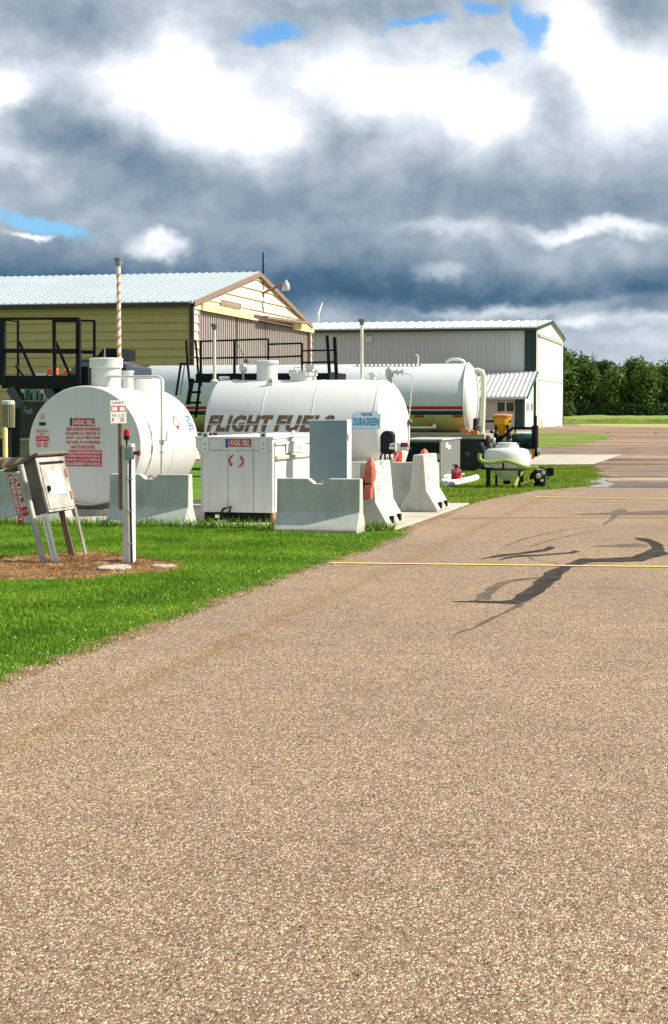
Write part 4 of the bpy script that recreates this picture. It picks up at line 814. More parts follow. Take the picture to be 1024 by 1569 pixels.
# ------------------------------------------------------------------ long lettered fuel tank
def long_tank():
    ya = 30.3; zt = W(500, 582, ya).z; r = .975; zc = zt - r; x0 = W(318, 640, ya - r).x; x1 = W(592, 640, ya).x
    t = thing('fuel_tank', ((x0 + x1) / 2, ya, SZ), 'long white tank lying sideways with bronze lettering and vent pipes', 'fuel tank')
    hd = [(0, r), (.02, r * .992), (.045, r * .965), (.10, r * .86), (.16, r * .68), (.205, r * .45), (.225, r * .22), (.232, .01)]; prof = [(-d, q) for d, q in hd[::-1]] + [(x1 - x0, r)] + [(x1 - x0 + d * 1.75, q) for d, q in hd[1:]]
    MB().lathe((x0, ya, zc), X_, prof, 80).build('shell', WHITE, t, True)
    for f in (.32, .62, .985):
        MB().lathe((x0 + (x1 - x0) * f, ya, zc), X_, [(0, r * .99), (.004, r + .005), (.02, r + .005), (.024, r * .99)], 80).build('weld_seam', WHITE, t, True)
    for f in (.12, .9):
        xx = x0 + (x1 - x0) * f; P = [(xx, ya - r * .85, SZ), (xx, ya + r * .85, SZ), (xx, ya + r * .85, SZ + .25)] + [(xx, ya + r * math.sin(q), zc - r * math.cos(q) - .004) for q in [R(55) - R(110) * k / 12 for k in range(13)]] + [(xx, ya - r * .85, SZ + .25)]
        MB().prism(P, (.16, 0, 0)).build('saddle', mat('grey_steel', (.3, .3, .3)), t)
    p = W(575, 704, 29.6); MB().ext(p.x - .25, p.x + .55, 29.25, 29.45, p.z - .5, p.z).build('pump_plinth', mat('rail_cream', (.6, .5, .4)), t)
    def on(px, py): return W(px, py, ya - r * .97)
    def wt(s, m, px0, py0, px1, py1, **k):
        # solve heights on the curved front by using the near plane
        o = on(px0, py1); e = on(px1, py0); return text(s, m, t, o, X_, Z_, e.x - o.x, e.z - o.z, wrap=((x0, ya, zc), r), **k)
    for wd_, xa, xb in (('FLIGHT', 317, 419), ('FUELS', 420, 513)):
        wt(wd_, INK, xa, 636.2, xb, 661.5, bold=.055, shear=.3, lift=.003); wt(wd_, LETTER, xa + 1.6, 637.6, xb - 1.5, 660.2, bold=.03, shear=.3, lift=.007)
    m = MB(); o = on(316, 649.8); zz = o.z; k = (zz - zc) / r; q = math.asin(k); yy = ya - (r + .010) * math.cos(q); e = on(513, 650)
    m.box(((o.x + e.x) / 2, yy, zz), (e.x - o.x, .002, .012)); m.build('letter_rule', mat('tank_tint', (.74, .73, .7), .5), t)
    wt('97', mat('dark_red', (.16, .01, .03), .5), 320, 663, 334, 677, bold=.04); wt('INC.', LETTER, 392, 662.5, 440, 684, bold=.05, shear=.3)
    # maker's plate
    o = on(540, 657); e = on(583, 635); ds = None
    def patch(nm, m, px0, py0, px1, py1, lift):
        o = on(px0, py1); e = on(px1, py0); n = 6; vs = []
        for k in range(n + 1):
            z = o.z + (e.z - o.z) * k / n; q = math.asin((z - zc) / r)
            for x in (o.x, e.x): vs.append((x, ya - (r + lift) * math.cos(q), zc + (r + lift) * math.sin(q)))
        return MB().add(vs, [(2 * k, 2 * k + 1, 2 * k + 3, 2 * k + 2) for k in range(n)]).build(nm, m, t)
    patch('maker_plate', mat('plate_grey', (.30, .42, .50), .5), 539.5, 634.5, 583, 657, .004); patch('maker_plate_top', mat('plate_grey', (.3, .4, .5)), 545, 631, 577.5, 635.2, .0035)
    patch('maker_plate_face', PALEB, 540.6, 635.6, 582, 656, .006); patch('maker_plate_face', PALEB, 546, 632, 576.5, 636, .0055)
    wt('DURAGREEN', TEALI, 542, 640.5, 580.5, 652.5, bold=.04, lift=.010); wt('WESTEEL', INK, 552.5, 633.3, 571, 637.3, bold=.03, lift=.010)
    # fittings on the top
    def stub(px, ptop, w, nm, m=WHITE, flange=0.02, y=ya):
        c = W(px, 580, y); z = W(px, ptop, y).z; rr = w / 2 * (y / 2600) * 1.0
        d = abs(y - ya); base = zc + math.sqrt(r * r - d * d) - .05
        return MB().lathe((c.x, y, base), Z_, [(0, rr), (z - base - .05, rr), (z - base - .049, rr * (1 + flange * 8)), (z - base, rr * (1 + flange * 8)), (z - base + .01, rr)], 28).build(nm, m, t, True), (c.x, base, z, rr)
    stub(409.5, 553, 33, 'emergency_vent', flange=.014); stub(343.5, 577.5, 12, 'fill_cap', flange=.05); stub(361, 582, 8, 'gauge_cap', GALV, flange=.06)
    _, (mx_, mb_, mz_, mr_) = stub(465, 571.5, 41, 'manhole', flange=.012); stub(476, 559.5, 15, 'manhole_neck', flange=.03)
    m = MB()
    for k in range(20):
        q = k * math.pi / 10; m.lathe((mx_ + mr_ * 1.06 * math.cos(q), ya + mr_ * 1.06 * math.sin(q), mz_ - .03), Z_, [(0, .013), (.08, .013)], 6)
    m.build('flange_bolts', GALV, t); MB().tube([(mx_ - .16, ya - .1, mz_), (mx_ - .14, ya - .1, mz_ + .1), (mx_ - .02, ya - .1, mz_ + .1), (mx_, ya - .1, mz_)], .009, 6).build('handle', GALV, t)
    stub(571.5, 571, 9, 'fitting', flange=.05)
    lg = W(413, 586, ya - .45); MB().prism([lg + Vector((-.09, 0, -.08)), lg + Vector((.06, 0, -.10)), lg + Vector((.06, 0, .07)), lg + Vector((-.02, 0, .08))], (0, .02, 0)).build('lifting_lug', WHITE, t)
    MB().lathe(lg + Vector((.02, -.003, .02)), -Y_, [(-.002, .022), (.003, .022)], 14).build('lug_hole', SMOKE, t)
    # gauge with lever
    c = W(373, 585, ya); tp_ = W(373, 560, ya); m = MB(); m.tube([(c.x, ya, zc + r - .05), (c.x, ya, tp_.z - .1)], .02, 8); m.lathe((c.x, ya, tp_.z - .16), Z_, [(0, .02), (.06, .07), (.14, .075), (.2, .03)], 14); m.build('level_gauge', GALV, t, True)
    a, b = W(364.5, 528, ya), W(379, 556, ya); m = MB(); m.beam(a, b, .02, .012); m.prism([W(376, 548, ya), W(383, 556, ya), W(373, 556, ya)], (0, .02, 0)); m.build('gauge_lever', SMOKE, t)
    # relief valve and pipe down the right-hand end
    c = W(597, 578, ya); m = MB(); m.lathe((c.x, ya, zc + r - .25), Z_, [(0, .045), (.2, .05), (.28, .045), (.3, .07), (.42, .075), (.46, .03), (.5, .02)], 14); m.lathe((c.x + .06, ya, zc + r + .13), X_, [(0, .03), (.06, .03), (.07, .06), (.1, .06), (.11, .03), (.16, .03), (.17, .06), (.19, .06)], 12); m.build('relief_valve', GALV, t, True)
    z = c.z + .05; P = [W(609, 571, ya), W(615, 570.5, ya), W(619.5, 574, ya), W(620, 590, ya), W(615, 646, ya), W(614, 690, ya)]
    P = [p + X_ * (.0 if i < 2 else .14) for i, p in enumerate(P)]; MB().tube(P, .011, 8).build('drop_pipe', mat('pipe_grey', (.5, .5, .5)), t, True)
    v = W(615, 647, ya) + X_ * .16; m = MB(); m.lathe(v - Z_ * .05, Z_, [(0, .03), (.03, .045), (.07, .045), (.1, .03)], 12); m.beam(v, v + Vector((.12, 0, -.01)), .012); m.build('drop_valve', mat('dark_brass', (.12, .1, .06), .5, .5), t)
    MB().box(W(597, 647, ya) + X_ * .26, (.02, .10, .09)).build('end_plate', mat('seam_grey', (.3, .3, .3)), t)
    # vent pipes
    for px, py, lab in ((329, 499, 'thin vent pipe at the left end of the lettered tank'), (554.5, 491.5, 'taller vent pipe at the right end of the lettered tank')):
        y = ya + .1; c = W(px, 580, y); top = W(px, py, y).z; v = thing('vent_pipe', (c.x, y, zc + r), lab, 'vent pipe', 'plain vent pipes on the lettered tank')
        MB().tube([(c.x, y, zc + r - .05), (c.x, y, top)], .03, 12).build('pipe', mat('pipe_cream', (.62, .6, .5), .5, var=.1), v, True); MB().lathe((c.x, y, zc + r - .03), Z_, [(0, .08), (.03, .07), (.05, .035)], 14).build('base_flange', WHITE, v, True)
        MB().lathe((c.x, y, top - .08), Z_, [(0, .032), (.02, .045), (.06, .045), (.07, .065), (.11, .065), (.12, .03)], 14).build('vent_cap', SMOKE, v, True)
    return ya, r, zc
TYA, TR, TZC = long_tank()

# hose reel, manifold and red extinguisher behind the end-on barrier
def hose_gear():
    Y = 28.2; k = Y / 2600
    t = thing('hose_reel', W(593, 735, Y), 'black rounded hose reel housing above the end-on barrier', 'hose reel')
    a, b = W(583.5, 680, Y), W(602.5, 680, Y); zt, zb = W(590, 660.5, Y).z, W(590, 696, Y).z; w = b.x - a.x
    P = [(a.x + .02, Y, zb), (b.x - .02, Y, zb), (b.x, Y, zb + .06), (b.x, Y, zt - .06), (b.x - .05, Y, zt), (a.x + .06, Y, zt), (a.x, Y, zt - .05), (a.x, Y, zb + .04)]
    MB().prism(P, (0, .22, 0)).build('housing', BLACK, t, bevel=.015); MB().ext(a.x - .02, a.x - .005, Y, Y + .2, zb + .02, zt - .08).build('side_strap', GALV, t); MB().ext(a.x, b.x - .06, Y, Y + .2, zt + .001, zt + .015).build('housing_top', SIGNW, t)
    for px, dx in ((585, -4), (590, 0), (597, 1)):
        MB().tube([W(px, 695, Y + .05), W(px + dx * .6, 705, Y + .05), W(px + dx, 720, Y + .05), W(px + dx, 760, Y + .05)], .018, 7).build('hose', DARK, t, True)
    mf = thing('fuel_manifold', W(615, 700, Y - .1), 'bright metal valve manifold beside the black hose reel', 'valve')
    m = MB(); a = W(597, 686, Y - .1); b = W(624, 687, Y - .1); m.tube([a, b], .035, 10); m.tube([W(598, 681, Y - .1), W(604, 680, Y - .1), W(612, 684, Y - .1)], .02, 8)
    m.lathe(W(610, 686, Y - .14), Z_, [(-.08, .02), (-.06, .05), (.06, .05), (.08, .02)], 10); m.build('pipework', CHROME, mf, True)
    MB().lathe(W(620, 681, Y - .1), X_, [(-.06, .03), (-.05, .035), (.04, .035), (.06, .02)], 10).build('red_valve', mat('dark_red', (.2, .01, .03)), mf, True)
    P = [W(625, 687, Y - .1) + Vector((math.cos(q) * .05, 0, math.sin(q) * .035)) for q in [6.28 * i / 12 for i in range(13)]]; MB().tube(P, .008, 5, False).build('hand_ring', SMOKE, mf)
    m = MB(); m.tube([W(600, 700, Y + .1), W(600, 770, Y + .1)], .02, 8); m.tube([W(594, 700, Y + .1), W(594, 770, Y + .1)], .016, 8); m.build('standpipe', CHROME, mf)
    Y = 28.98; e = thing('fire_extinguisher', W(610, 760, Y + .3), 'red cylinder with pale hose standing below the valve manifold', 'fire extinguisher')
    c = W(610, 700, Y + .3); r_ = 7.2 * k; zt = W(610, 688, Y + .3).z; MB().lathe((c.x, Y + .3, SZ), Z_, [(0, r_), (zt - SZ - .06, r_), (zt - SZ - .02, r_ * .85), (zt - SZ + .02, r_ * .45), (zt - SZ + .05, .02)], 20).build('body', mat('bright_red', (.75, .04, .03), .35, var=.1), e, True)
    MB().tube([W(613, 688, Y + .2), W(609, 697, Y + .18), W(604, 708, Y + .18), W(603, 716, Y + .2)], .009, 6).build('hose', SIGNW, e, True)
hose_gear()

def bag(px, py_top, py_bot, w, Y, label, seed=0, low=True):
    k = Y * 1.01 / 2600; c = W(px, py_bot, Y); h = W(px, py_top, Y).z - c.z; r = w / 2 * k; n = 18; vs = []; prof = [(0, .8), (.05, .92), (.15, .88), (.25, .84), (.33, .9), (.37, .82), (.42, .98), (.52, 1.08), (.64, 1.1), (.76, 1.0), (.86, .76), (.93, .5), (.98, .28), (1., .08)]
    t = thing('extinguisher_cover', (c.x, Y, c.z), label, 'extinguisher cover', 'orange extinguisher covers')
    for f, q in prof:
        for j in range(n):
            a = 2 * math.pi * j / n; q2 = q * (1 + .30 * mn.noise(Vector((math.cos(a) * 1.6, math.sin(a) * 1.6, f * 4 + seed))) + .16 * mn.noise(Vector((math.cos(a) * 4, math.sin(a) * 4, f * 11 + seed)))); vs.append((c.x + math.cos(a) * r * q2 + r * .42 * f ** 2 * (1 if seed == 0 else -.2), Y + math.sin(a) * r * .8 * q2, c.z + f * h))
    kk = len(prof); fs = [(i * n + j, i * n + (j + 1) % n, (i + 1) * n + (j + 1) % n, (i + 1) * n + j) for i in range(kk - 1) for j in range(n)] + [tuple(range(n))[::-1], tuple((kk - 1) * n + j for j in range(n))]
    MB().add(vs, fs).build('bag', ORC, t, True); MB().lathe((c.x, Y, c.z + .34 * h), Z_, [(0, r * .83), (.0, r * .9), (.02, r * .9), (.02, r * .83)], n, 1, .8).build('strap', BLACK, t)
    if seed == 0:
        MB().ext(c.x - r * 1.15, c.x - r * .3, Y - .02, Y + .15, c.z - .01, c.z + h * .5).build('bracket', BLACK, t); text('C', SMOKE, t, (c.x + r * .25, Y - r * .83, c.z + h * .48), X_, Z_, r * .5, h * .16)
    return t
bag(565, 700, 764, 17, 23.42, 'orange extinguisher cover hanging against the end-on barrier')
bag(651, 687.5, 722, 14, 29.75, 'orange extinguisher cover whose tip shows over the rightmost barrier', 3)

# ------------------------------------------------------------------ leaning emergency cabinet
def kiosk():
    # built upright round a base point, then leaned towards -X
    base = Vector((-7.25, 17.83, 0)); t = thing('emergency_cabinet', base, 'leaning weathered metal cabinet with emergency shut off notice on posts', 'cabinet')
    T = Matrix.Translation(base) @ Matrix.Rotation(R(-13.5), 4, 'Y')
    w, d, z0, z1 = .80, .30, .58, 1.20
    def b(m_, nm, mt, par=None, bevel=0):
        m_.v = [tuple(T @ Vector(v)) for v in m_.v]; return m_.build(nm, mt, par or t, bevel=bevel)
    hx = .05
    b(MB().ext(-.13, hx, -w / 2, w / 2, z0, z1), 'body', mat('dark_cabinet', (.11, .11, .09), .6, var=.15, dirt=(.07, .065, .05), ds=3, da=.4), bevel=.006)
    fr = b(MB().ext(hx + .001, hx + .02, -w / 2, w / 2, z0, z1), 'door_frame', 'weathered', bevel=.004)
    b(MB().ext(hx + .021, hx + .032, -w / 2 + .05, w / 2 - .04, z0 + .03, z1 - .10), 'door', 'weathered', fr, .004)
    b(MB().ext(hx + .0205, hx + .024, -w / 2 + .06, w / 2 - .05, z1 - .085, z1 - .055), 'vent_slot', BLACK, fr)
    for z in (z0 + .16, z1 - .2): b(MB().ext(hx + .033, hx + .045, w / 2 - .10, w / 2 - .03, z - .045, z + .045), 'hinge', mat('rusty_steel', (.3, .2, .1)), fr)
    b(MB().ext(hx + .033, hx + .06, -w / 2 + .09, -w / 2 + .14, z0 + .23, z0 + .29), 'latch', BLACK, fr)
    no = b(MB().ext(hx + .033, hx + .037, -.22, .20, z0 + .19, z0 + .46), 'notice', SIGNW)
    for s, z, h in (('EMERGENCY', .40, .035), ('FUEL', .33, .035), ('SHUT OFF', .26, .035)):
        o = text(s, mat('faded_red', (.55, .25, .33), .6), no, (0, 0, 0), X_, Z_, 1, 1, lift=0)
        for v in o.data.vertices: v.co = T @ Vector((hx + .0385, -.17 + v.co.x * .33 * (1 if len(s) > 5 else .5) + (0 if len(s) > 5 else .08), z0 + z - .02 + v.co.z * h))
    # slanting roof
    m_ = MB(); m_.prism([(hx + .07, -w / 2 - .05, z1 + .02), (hx + .07, -w / 2 - .05, z1 + .05), (-.31, -w / 2 - .05, z1 - .05), (-.31, -w / 2 - .05, z1 - .08)], (0, w + .12, 0)); b(m_, 'roof', mat('roof_iron', (.15, .13, .10), .7, var=.3, vs=6))
    # board with vertical red lettering on the shaded side
    sx = -.27; bd = b(MB().ext(sx, -.125, -w / 2 - .06, -w / 2 - .035, z0 - .05, z1 - .12), 'sign_board', mat('sign_grey', (.55, .56, .55), .5))
    def vert(s, m__, x0, x1, za, zb):
        o = text(s, m__, bd, (0, 0, 0), X_, Z_, 1, 1, bold=.03)
        for v in o.data.vertices: v.co = T @ Vector((x1 - (1 - v.co.z) * 0 - (1 - v.co.z) * (x1 - x0), -w / 2 - .0635, za - v.co.x * (za - zb)))
    b(MB().ext(sx, sx + .055, -w / 2 - .062, -w / 2 - .0605, z0 - .05, z1 - .12), 'red_band', RED, bd); vert('EMERGENCY', SIGNW, sx + .008, sx + .048, z1 - .14, z0 - .03)
    b(MB().ext(sx + .068, sx + .118, -w / 2 - .062, -w / 2 - .0605, z1 - .44, z1 - .14), 'red_band', RED, bd); vert('FUEL', SIGNW, sx + .073, sx + .112, z1 - .15, z1 - .43)
    m_ = MB(); cc = Vector((sx + .10, -w / 2 - .0605, z0 + .07)); m_.prism([cc + Vector((math.cos(R(22.5 + 45 * k)) * .055, 0, math.sin(R(22.5 + 45 * k)) * .055)) for k in range(8)], (0, -.002, 0)); b(m_, 'stop_octagon', RED, bd)
    o = text('STOP', SIGNW, bd, (0, 0, 0), X_, Z_, 1, 1)
    for v in o.data.vertices: v.co = T @ Vector((cc.x - .04 + v.co.x * .08, cc.y - .004, cc.z - .015 + v.co.z * .03))
    # legs, each one leaning
    for (x, y, r, zt, mt, sq) in ((-.085, -w / 2 - .085, .034, z1 - .04, mat('pipe_light', (.42, .40, .37), .6, .2, var=.3, vs=5), 0), (.03, -w / 2 + .02, .018, z0, SIGNW, 0), (-.01, -w / 2 + .0, .015, z0, SIGNW, 0), (-.10, w / 2 - .02, .035, z0 + .02, BWOOD, 0), (hx + .02, w / 2 - .02, .02, z0 + .02, 'weathered', 1)):
        m_ = MB(); m_.tube([(x, y, -.15), (x, y, zt)], r, 4 if sq else 12); b(m_, 'leg', mt)
kiosk()

# white wooden post with switch box, beacon light and small sign
def switch_post():
    c = G(197, 867); X, Y = c.x, c.y + .05; k = 18.8 / 2600; t = thing('service_post', (X, Y, 0), 'white wooden post with red beacon and grey switch box in mulch', 'post')
    ztop = W(195, 680, Y).z; MB().ext(X - .065, X + .045, Y - .05, Y + .07, -.05, ztop).build('timber', WOOD, t, bevel=.006)
    xb = W(183.5, 700, Y).x; MB().tube([(xb, Y + .03, W(183, 781, Y).z), (xb, Y + .03, W(183, 646, Y).z)], .028, 8).build('sign_pipe', BWOOD, t, True)
    a, b = W(174.5, 648.5, Y), W(195.5, 613.5, Y); w, h = (b.x - a.x) * 1.12, b.z - a.z; sd = Vector((math.cos(R(38)), math.sin(R(38)), 0)); sn = sd.cross(Z_); o = Vector((a.x, Y - .10, a.z)); s = plate('fuel_sign', SIGNW, t, o, sd, Z_, w, h, .006); o = o + sn * .006
    for sx, x0, x1, z0, z1, m in (('UNIT', .12, .85, .85, .95, RED), ('1 2', .12, .88, .10, .24, RED), ('94 132', .10, .9, .28, .42, mat('faded_red', (.5, .2, .3)))): text(sx, m, s, o + sd * w * x0 + Z_ * h * z0, sd, Z_, w * (x1 - x0), h * (z1 - z0))
    m = MB(); zz = (.52, .76)
    for x0, x1 in ((.06, .50), (.52, .96)):
        A = o + sd * w * x0 + Z_ * h * zz[0]; ww, hh = w * (x1 - x0), h * (zz[1] - zz[0]); e = .008
        for (u, v, uw, vh) in ((0, 0, ww, e), (0, hh - e, ww, e), (0, 0, e, hh), (ww - e, 0, e, hh)): m.prism([A + sd * u + Z_ * v, A + sd * (u + uw) + Z_ * v, A + sd * (u + uw) + Z_ * (v + vh), A + sd * u + Z_ * (v + vh)], sn * .002)
    m.build('red_frames', RED, s)
    # switch box and beacon
    a, b = W(194, 704, Y - .07), W(206, 684, Y - .07); bx = MB().ext(a.x, b.x, Y - .13, Y - .055, a.z, b.z).build('switch_box', mat('box_grey', (.30, .34, .34), .4, .3, var=.1), t, bevel=.008)
    MB().ext(a.x - .004, a.x + .006, Y - .135, Y - .05, a.z, b.z + .01).build('box_lip', GALV, bx); p = Vector((b.x, Y - .09, (a.z + b.z) / 2)); MB().lathe(p, X_, [(0, .022), (.04, .018), (.045, .03), (.07, .03), (.075, .012)], 12).build('push_button', mat('dark_red', (.2, .01, .03)), bx, True)
    lx = W(198.5, 660, Y).x; z0, z1 = W(199, 673, Y).z, W(199, 655.5, Y).z; hz = z1 - z0
    MB().lathe((lx, Y - .09, b.z), Z_, [(0, .01), (z0 - b.z - .01, .01), (z0 - b.z, .03), (z0 - b.z + .03, .035), (z0 - b.z + .035, .02)], 12).build('beacon_stem', BLACK, t, True)
    MB().lathe((lx, Y - .09, z0 + .035), Z_, [(0, .034), (.03, .034), (hz - .06, .030), (hz - .045, .012)], 16).build('beacon_light', mat('beacon_red', (.42, .008, .012), .2, var=.1), t, True)
    MB().tube([(lx + .01, Y - .08, a.z), (lx + .012, Y - .08, a.z - .3), (lx + .02, Y - .075, 0)], .011, 7).build('conduit', SIGNW, t, True); MB().tube([(lx + .035, Y - .07, a.z), (lx + .03, Y - .075, a.z - .2), (lx + .045, Y - .07, .03)], .010, 7).build('cable', BLACK, t, True)
    for z in (.25, .6, .95): MB().box((lx + .025, Y - .085, z), (.07, .02, .015)).build('cable_clip', GALV, t)
switch_post()
for px, py, sx, sy, rz, lab in ((176, 875, .36, .26, .1, 'pale flat paving stone at the foot of the white post'), (251, 873, .27, .14, -.1, 'pale flat paving stone to the right of the white post')):
    c = G(px, py); m = MB(); P = []
    for k in range(9):
        a = 2 * math.pi * k / 9; q = 1 + .22 * mn.noise(Vector((k * 1.7, px, 0))); P.append((c.x + math.cos(a + rz) * sx / 2 * q, c.y + math.sin(a + rz) * sy * q, .02))
    tag(m.prism(P, (0, 0, .03)).build('flat_stone', 'slab', bevel=.006), lab, 'stone', 'stones round the post')

# ------------------------------------------------------------------ black walkway behind the long tank
def walkway():
    Y = 42.; k = Y * 1.0 / 2600; t = thing('loading_walkway', W(400, 700, Y), 'black steel walkway with stepped railings behind the lettered tank', 'walkway')
    a, b = W(300, 578, Y), W(517, 578, Y); zt, zb = W(400, 572, Y).z, W(400, 585, Y).z; MB().ext(a.x, b.x, Y, Y + 1.0, zb, zt).build('deck', BLACK, t)
    def bar(l, w=.045, yy=0.):
        m = MB()
        for i in range(len(l) - 1): m.beam(W(l[i][0], l[i][1], Y + yy), W(l[i + 1][0], l[i + 1][1], Y + yy), w)
        return m
    for yy in (0.,):
        bar([(307, 523), (411, 519.5), (411, 572)], yy=yy).build('railing', BLACK, t); bar([(307, 549), (411, 547)], yy=yy).build('railing', BLACK, t); bar([(308, 522), (308, 592)], .055, yy).build('railing_post', BLACK, t); bar([(359.5, 521), (359.5, 575)], .06, yy).build('railing_post', BLACK, t)
        bar([(411, 527.5), (463, 526), (463, 572)], yy=yy).build('railing', BLACK, t); bar([(411, 547.5), (463, 545.5)], yy=yy).build('railing', BLACK, t); bar([(463, 537.5), (513, 536.5)], .04, yy).build('railing', BLACK, t); bar([(463, 555.5), (514, 554.5)], yy=yy).build('railing', BLACK, t)
    bar([(501.5, 514), (505.5, 580)], .07).build('ladder_rail', BLACK, t); bar([(513, 516.5), (516, 582)], .08).build('ladder_rail', BLACK, t); bar([(502, 517), (513, 517)], .03).build('rung', GALV, t); bar([(504, 544), (514, 543)], .03).build('rung', GALV, t)
    MB().ext(W(506, 580, Y).x, W(514, 580, Y).x, Y - .05, Y - .02, zb, zt + .02).build('gate_plate', SMOKE, t)
    # steps at the left end
    bar([(285.5, 522), (288, 560), (292, 600)], .05).build('stair_rail', BLACK, t); bar([(300, 522), (303, 560), (306, 592)], .05).build('stair_rail', BLACK, t); bar([(286, 522), (300, 522)], .04).build('stair_rail', BWOOD, t); bar([(289, 548), (301, 548)], .035).build('stair_rail', BWOOD, t)
    bar([(288, 620), (295, 580)], .09).build('stringer', BLACK, t); bar([(306, 592), (300, 640)], .06).build('stringer', BLACK, t)
    for y in (585, 601, 617, 633): bar([(290, y), (308, y)], .06).build('stair_tread', BLACK, t)
    bar([(277, 557), (287, 557.5), (288, 562)], .05, -.3).build('grab_rail', BLACK, t); bar([(277.5, 557), (270, 606)], .05, -.3).build('grab_rail', BLACK, t); bar([(283, 560), (276, 606)], .035, -.3).build('grab_rail', CHROME, t)
    for px in (330, 420, 500): c = W(px, 580, Y); MB().beam((c.x, Y + .5, 0), (c.x, Y + .5, zb), .1).build('support_leg', BLACK, t)
walkway()

# ------------------------------------------------------------------ tank trailer
def trailer():
    Y0 = 46.6; r = .97; ya = Y0 + r; zt = W(650, 557.5, ya).z; rz = (zt - W(650, 663, ya - .2).z) / 2; zc = zt - rz; x1 = W(718, 600, ya).x; x0 = W(243, 600, ya).x - .2
    t = thing('tank_trailer', ((x0 + x1) / 2, ya, 0), 'long white tank trailer with red and navy stripes behind the walkway', 'tank trailer')
    def sc(q): return q
    hd = head(1, 1, 7)
    def shell(xa, xb, q0, q1, lift=0., n=30):
        m = MB(); vs = []
        for i in range(n + 1):
            q = R(q0 + (q1 - q0) * i / n)
            for x in (xa, xb): vs.append((x, ya - (r + lift) * math.cos(q), zc + (rz + lift) * math.sin(q)))
        return m.add(vs, [(2 * i, 2 * i + 1, 2 * i + 3, 2 * i + 2) for i in range(n)])
    n = 64; prof = [(-.22 * a, b) for a, b in hd[::-1]] + [(x1 - x0 + .28 * a, b) for a, b in hd]; vs = []
    for s, q in prof: vs += [(x0 + s, ya - r * max(q, .01) * math.cos(2 * math.pi * j / n), zc + rz * max(q, .01) * math.sin(2 * math.pi * j / n)) for j in range(n)]
    kk = len(prof); MB().add(vs, [(i * n + j, i * n + (j + 1) % n, (i + 1) * n + (j + 1) % n, (i + 1) * n + j) for i in range(kk - 1) for j in range(n)] + [tuple(range(n))[::-1], tuple((kk - 1) * n + j for j in range(n))]).build('tank_shell', WHITE2, t, True)
    def qz(py): return math.degrees(math.asin(max(-.999, min(.999, (W(650, py, ya - r).z - zc) / rz))))
    shell(x0, x1, qz(627.2), qz(622.5), .006, 6).build('red_stripe', RED, t); shell(x0, x1, qz(635.8), qz(629.5), .006, 6).build('navy_stripe', NAVY, t); shell(x0, x1 - .01, -88, qz(637.5), .005, 20).build('stained_belly', STAINY, t, True)
    for a, b in ((634, 648), (693, 707)): shell(W(a, 636, ya - r).x, W(b, 636, ya - r).x, qz(639), qz(636.2), .012, 3).build('reflector', REDP, t)
    MB().lathe((x1 - .04, ya, zc), X_, [(0, .999), (0, 1.008), (.06, 1.008), (.06, .999)], 64, r, rz).build('end_rim', WHITE2, t) if 0 else None
    m = MB(); P = [(x1, ya - (r + .01) * math.cos(2 * math.pi * j / 48), zc + (rz + .01) * math.sin(2 * math.pi * j / 48)) for j in range(49)]; m.tube(P, .025, 6, False).build('end_rim', WHITE2, t, True)
    # bracket strip along the top
    m = MB(); x = W(552, 556, ya).x
    while x < W(652, 556, ya).x: m.box((x, ya - .35, zt - .05), (.05, .05, .10)); x += .12
    m.build('walkway_clips', GALV, t)
    P = [W(684, 559, ya), W(686, 553, ya), W(692, 550.5, ya), W(704, 550.5, ya), W(710, 553, ya), W(714, 559, ya)]; MB().tube(P, .04, 8).build('roll_hoop', SIGNW, t, True)
    P = [W(641, 560, ya), W(641, 545, ya), W(637, 543.5, ya)]; MB().tube(P, .02, 6).build('breather', SIGNW, t)
    P = [W(724, 568, ya), W(733, 567.5, ya), W(739, 569.5, ya), W(741, 577, ya), W(741, 600, ya), W(738.5, 672, ya)]; MB().tube(P, .075, 10).build('downpipe', mat('pipe_cream2', (.72, .69, .55), .5, var=.1), t, True)
    # frame, wheels, bumper deck
    zc0, zc1 = W(650, 672.5, Y0).z, W(650, 665, Y0).z; xr = W(742, 670, Y0).x; MB().ext(x0, xr, Y0 + .05, Y0 + 1.9, zc0, zc1).build('chassis_rail', mat('frame_grey', (.36, .34, .28), .6), t); MB().ext(x0, xr - .1, Y0 + .3, Y0 + 1.6, zc0 - .22, zc0 - .002).build('chassis', BLACK, t)
    MB().tube([W(600, 655, Y0), W(665, 655, Y0), W(667, 652, Y0)], .03, 7).build('delivery_pipe', SIGNW, t); MB().box(W(666, 653, Y0), (.08, .08, .12)).build('delivery_valve', SIGNW, t)
    for px, py in ((713, 661), (727, 663)): MB().box(W(px, py, Y0 + .2), (.22, .3, .1)).build('bracket', mat('orange_paint', (.5, .3, .1)), t)
    m = MB(); 
    for px in (716, 640):
        for yy in (Y0 + .05, Y0 + 1.5):
            c = W(px, 694, Y0); rr = .50; w = thing('x', (0, 0, 0), 'x', 'x'); bpy.data.objects.remove(w)
            wh = MB().lathe((c.x, yy, rr), Y_, [(0, .25), (.0, .42), (.04, .49), (.1, .50), (.26, .50), (.32, .48), (.34, .40)], 32).build('wheel', DARK, t, True)
            MB().lathe((c.x, yy - .005, rr), Y_, [(0, .05), (.02, .10), (.06, .20), (.012, .26), (.0, .28), (.02, .28)], 24).build('rim', mat('rim_dark', (.10, .09, .07), .6), wh, True)
    MB().ext(W(690, 675, Y0).x, W(741, 675, Y0).x, Y0 + .0, Y0 + 1.9, zc0 - .5, zc0 - .003).build('mudguard', BLACK, t) if 0 else None
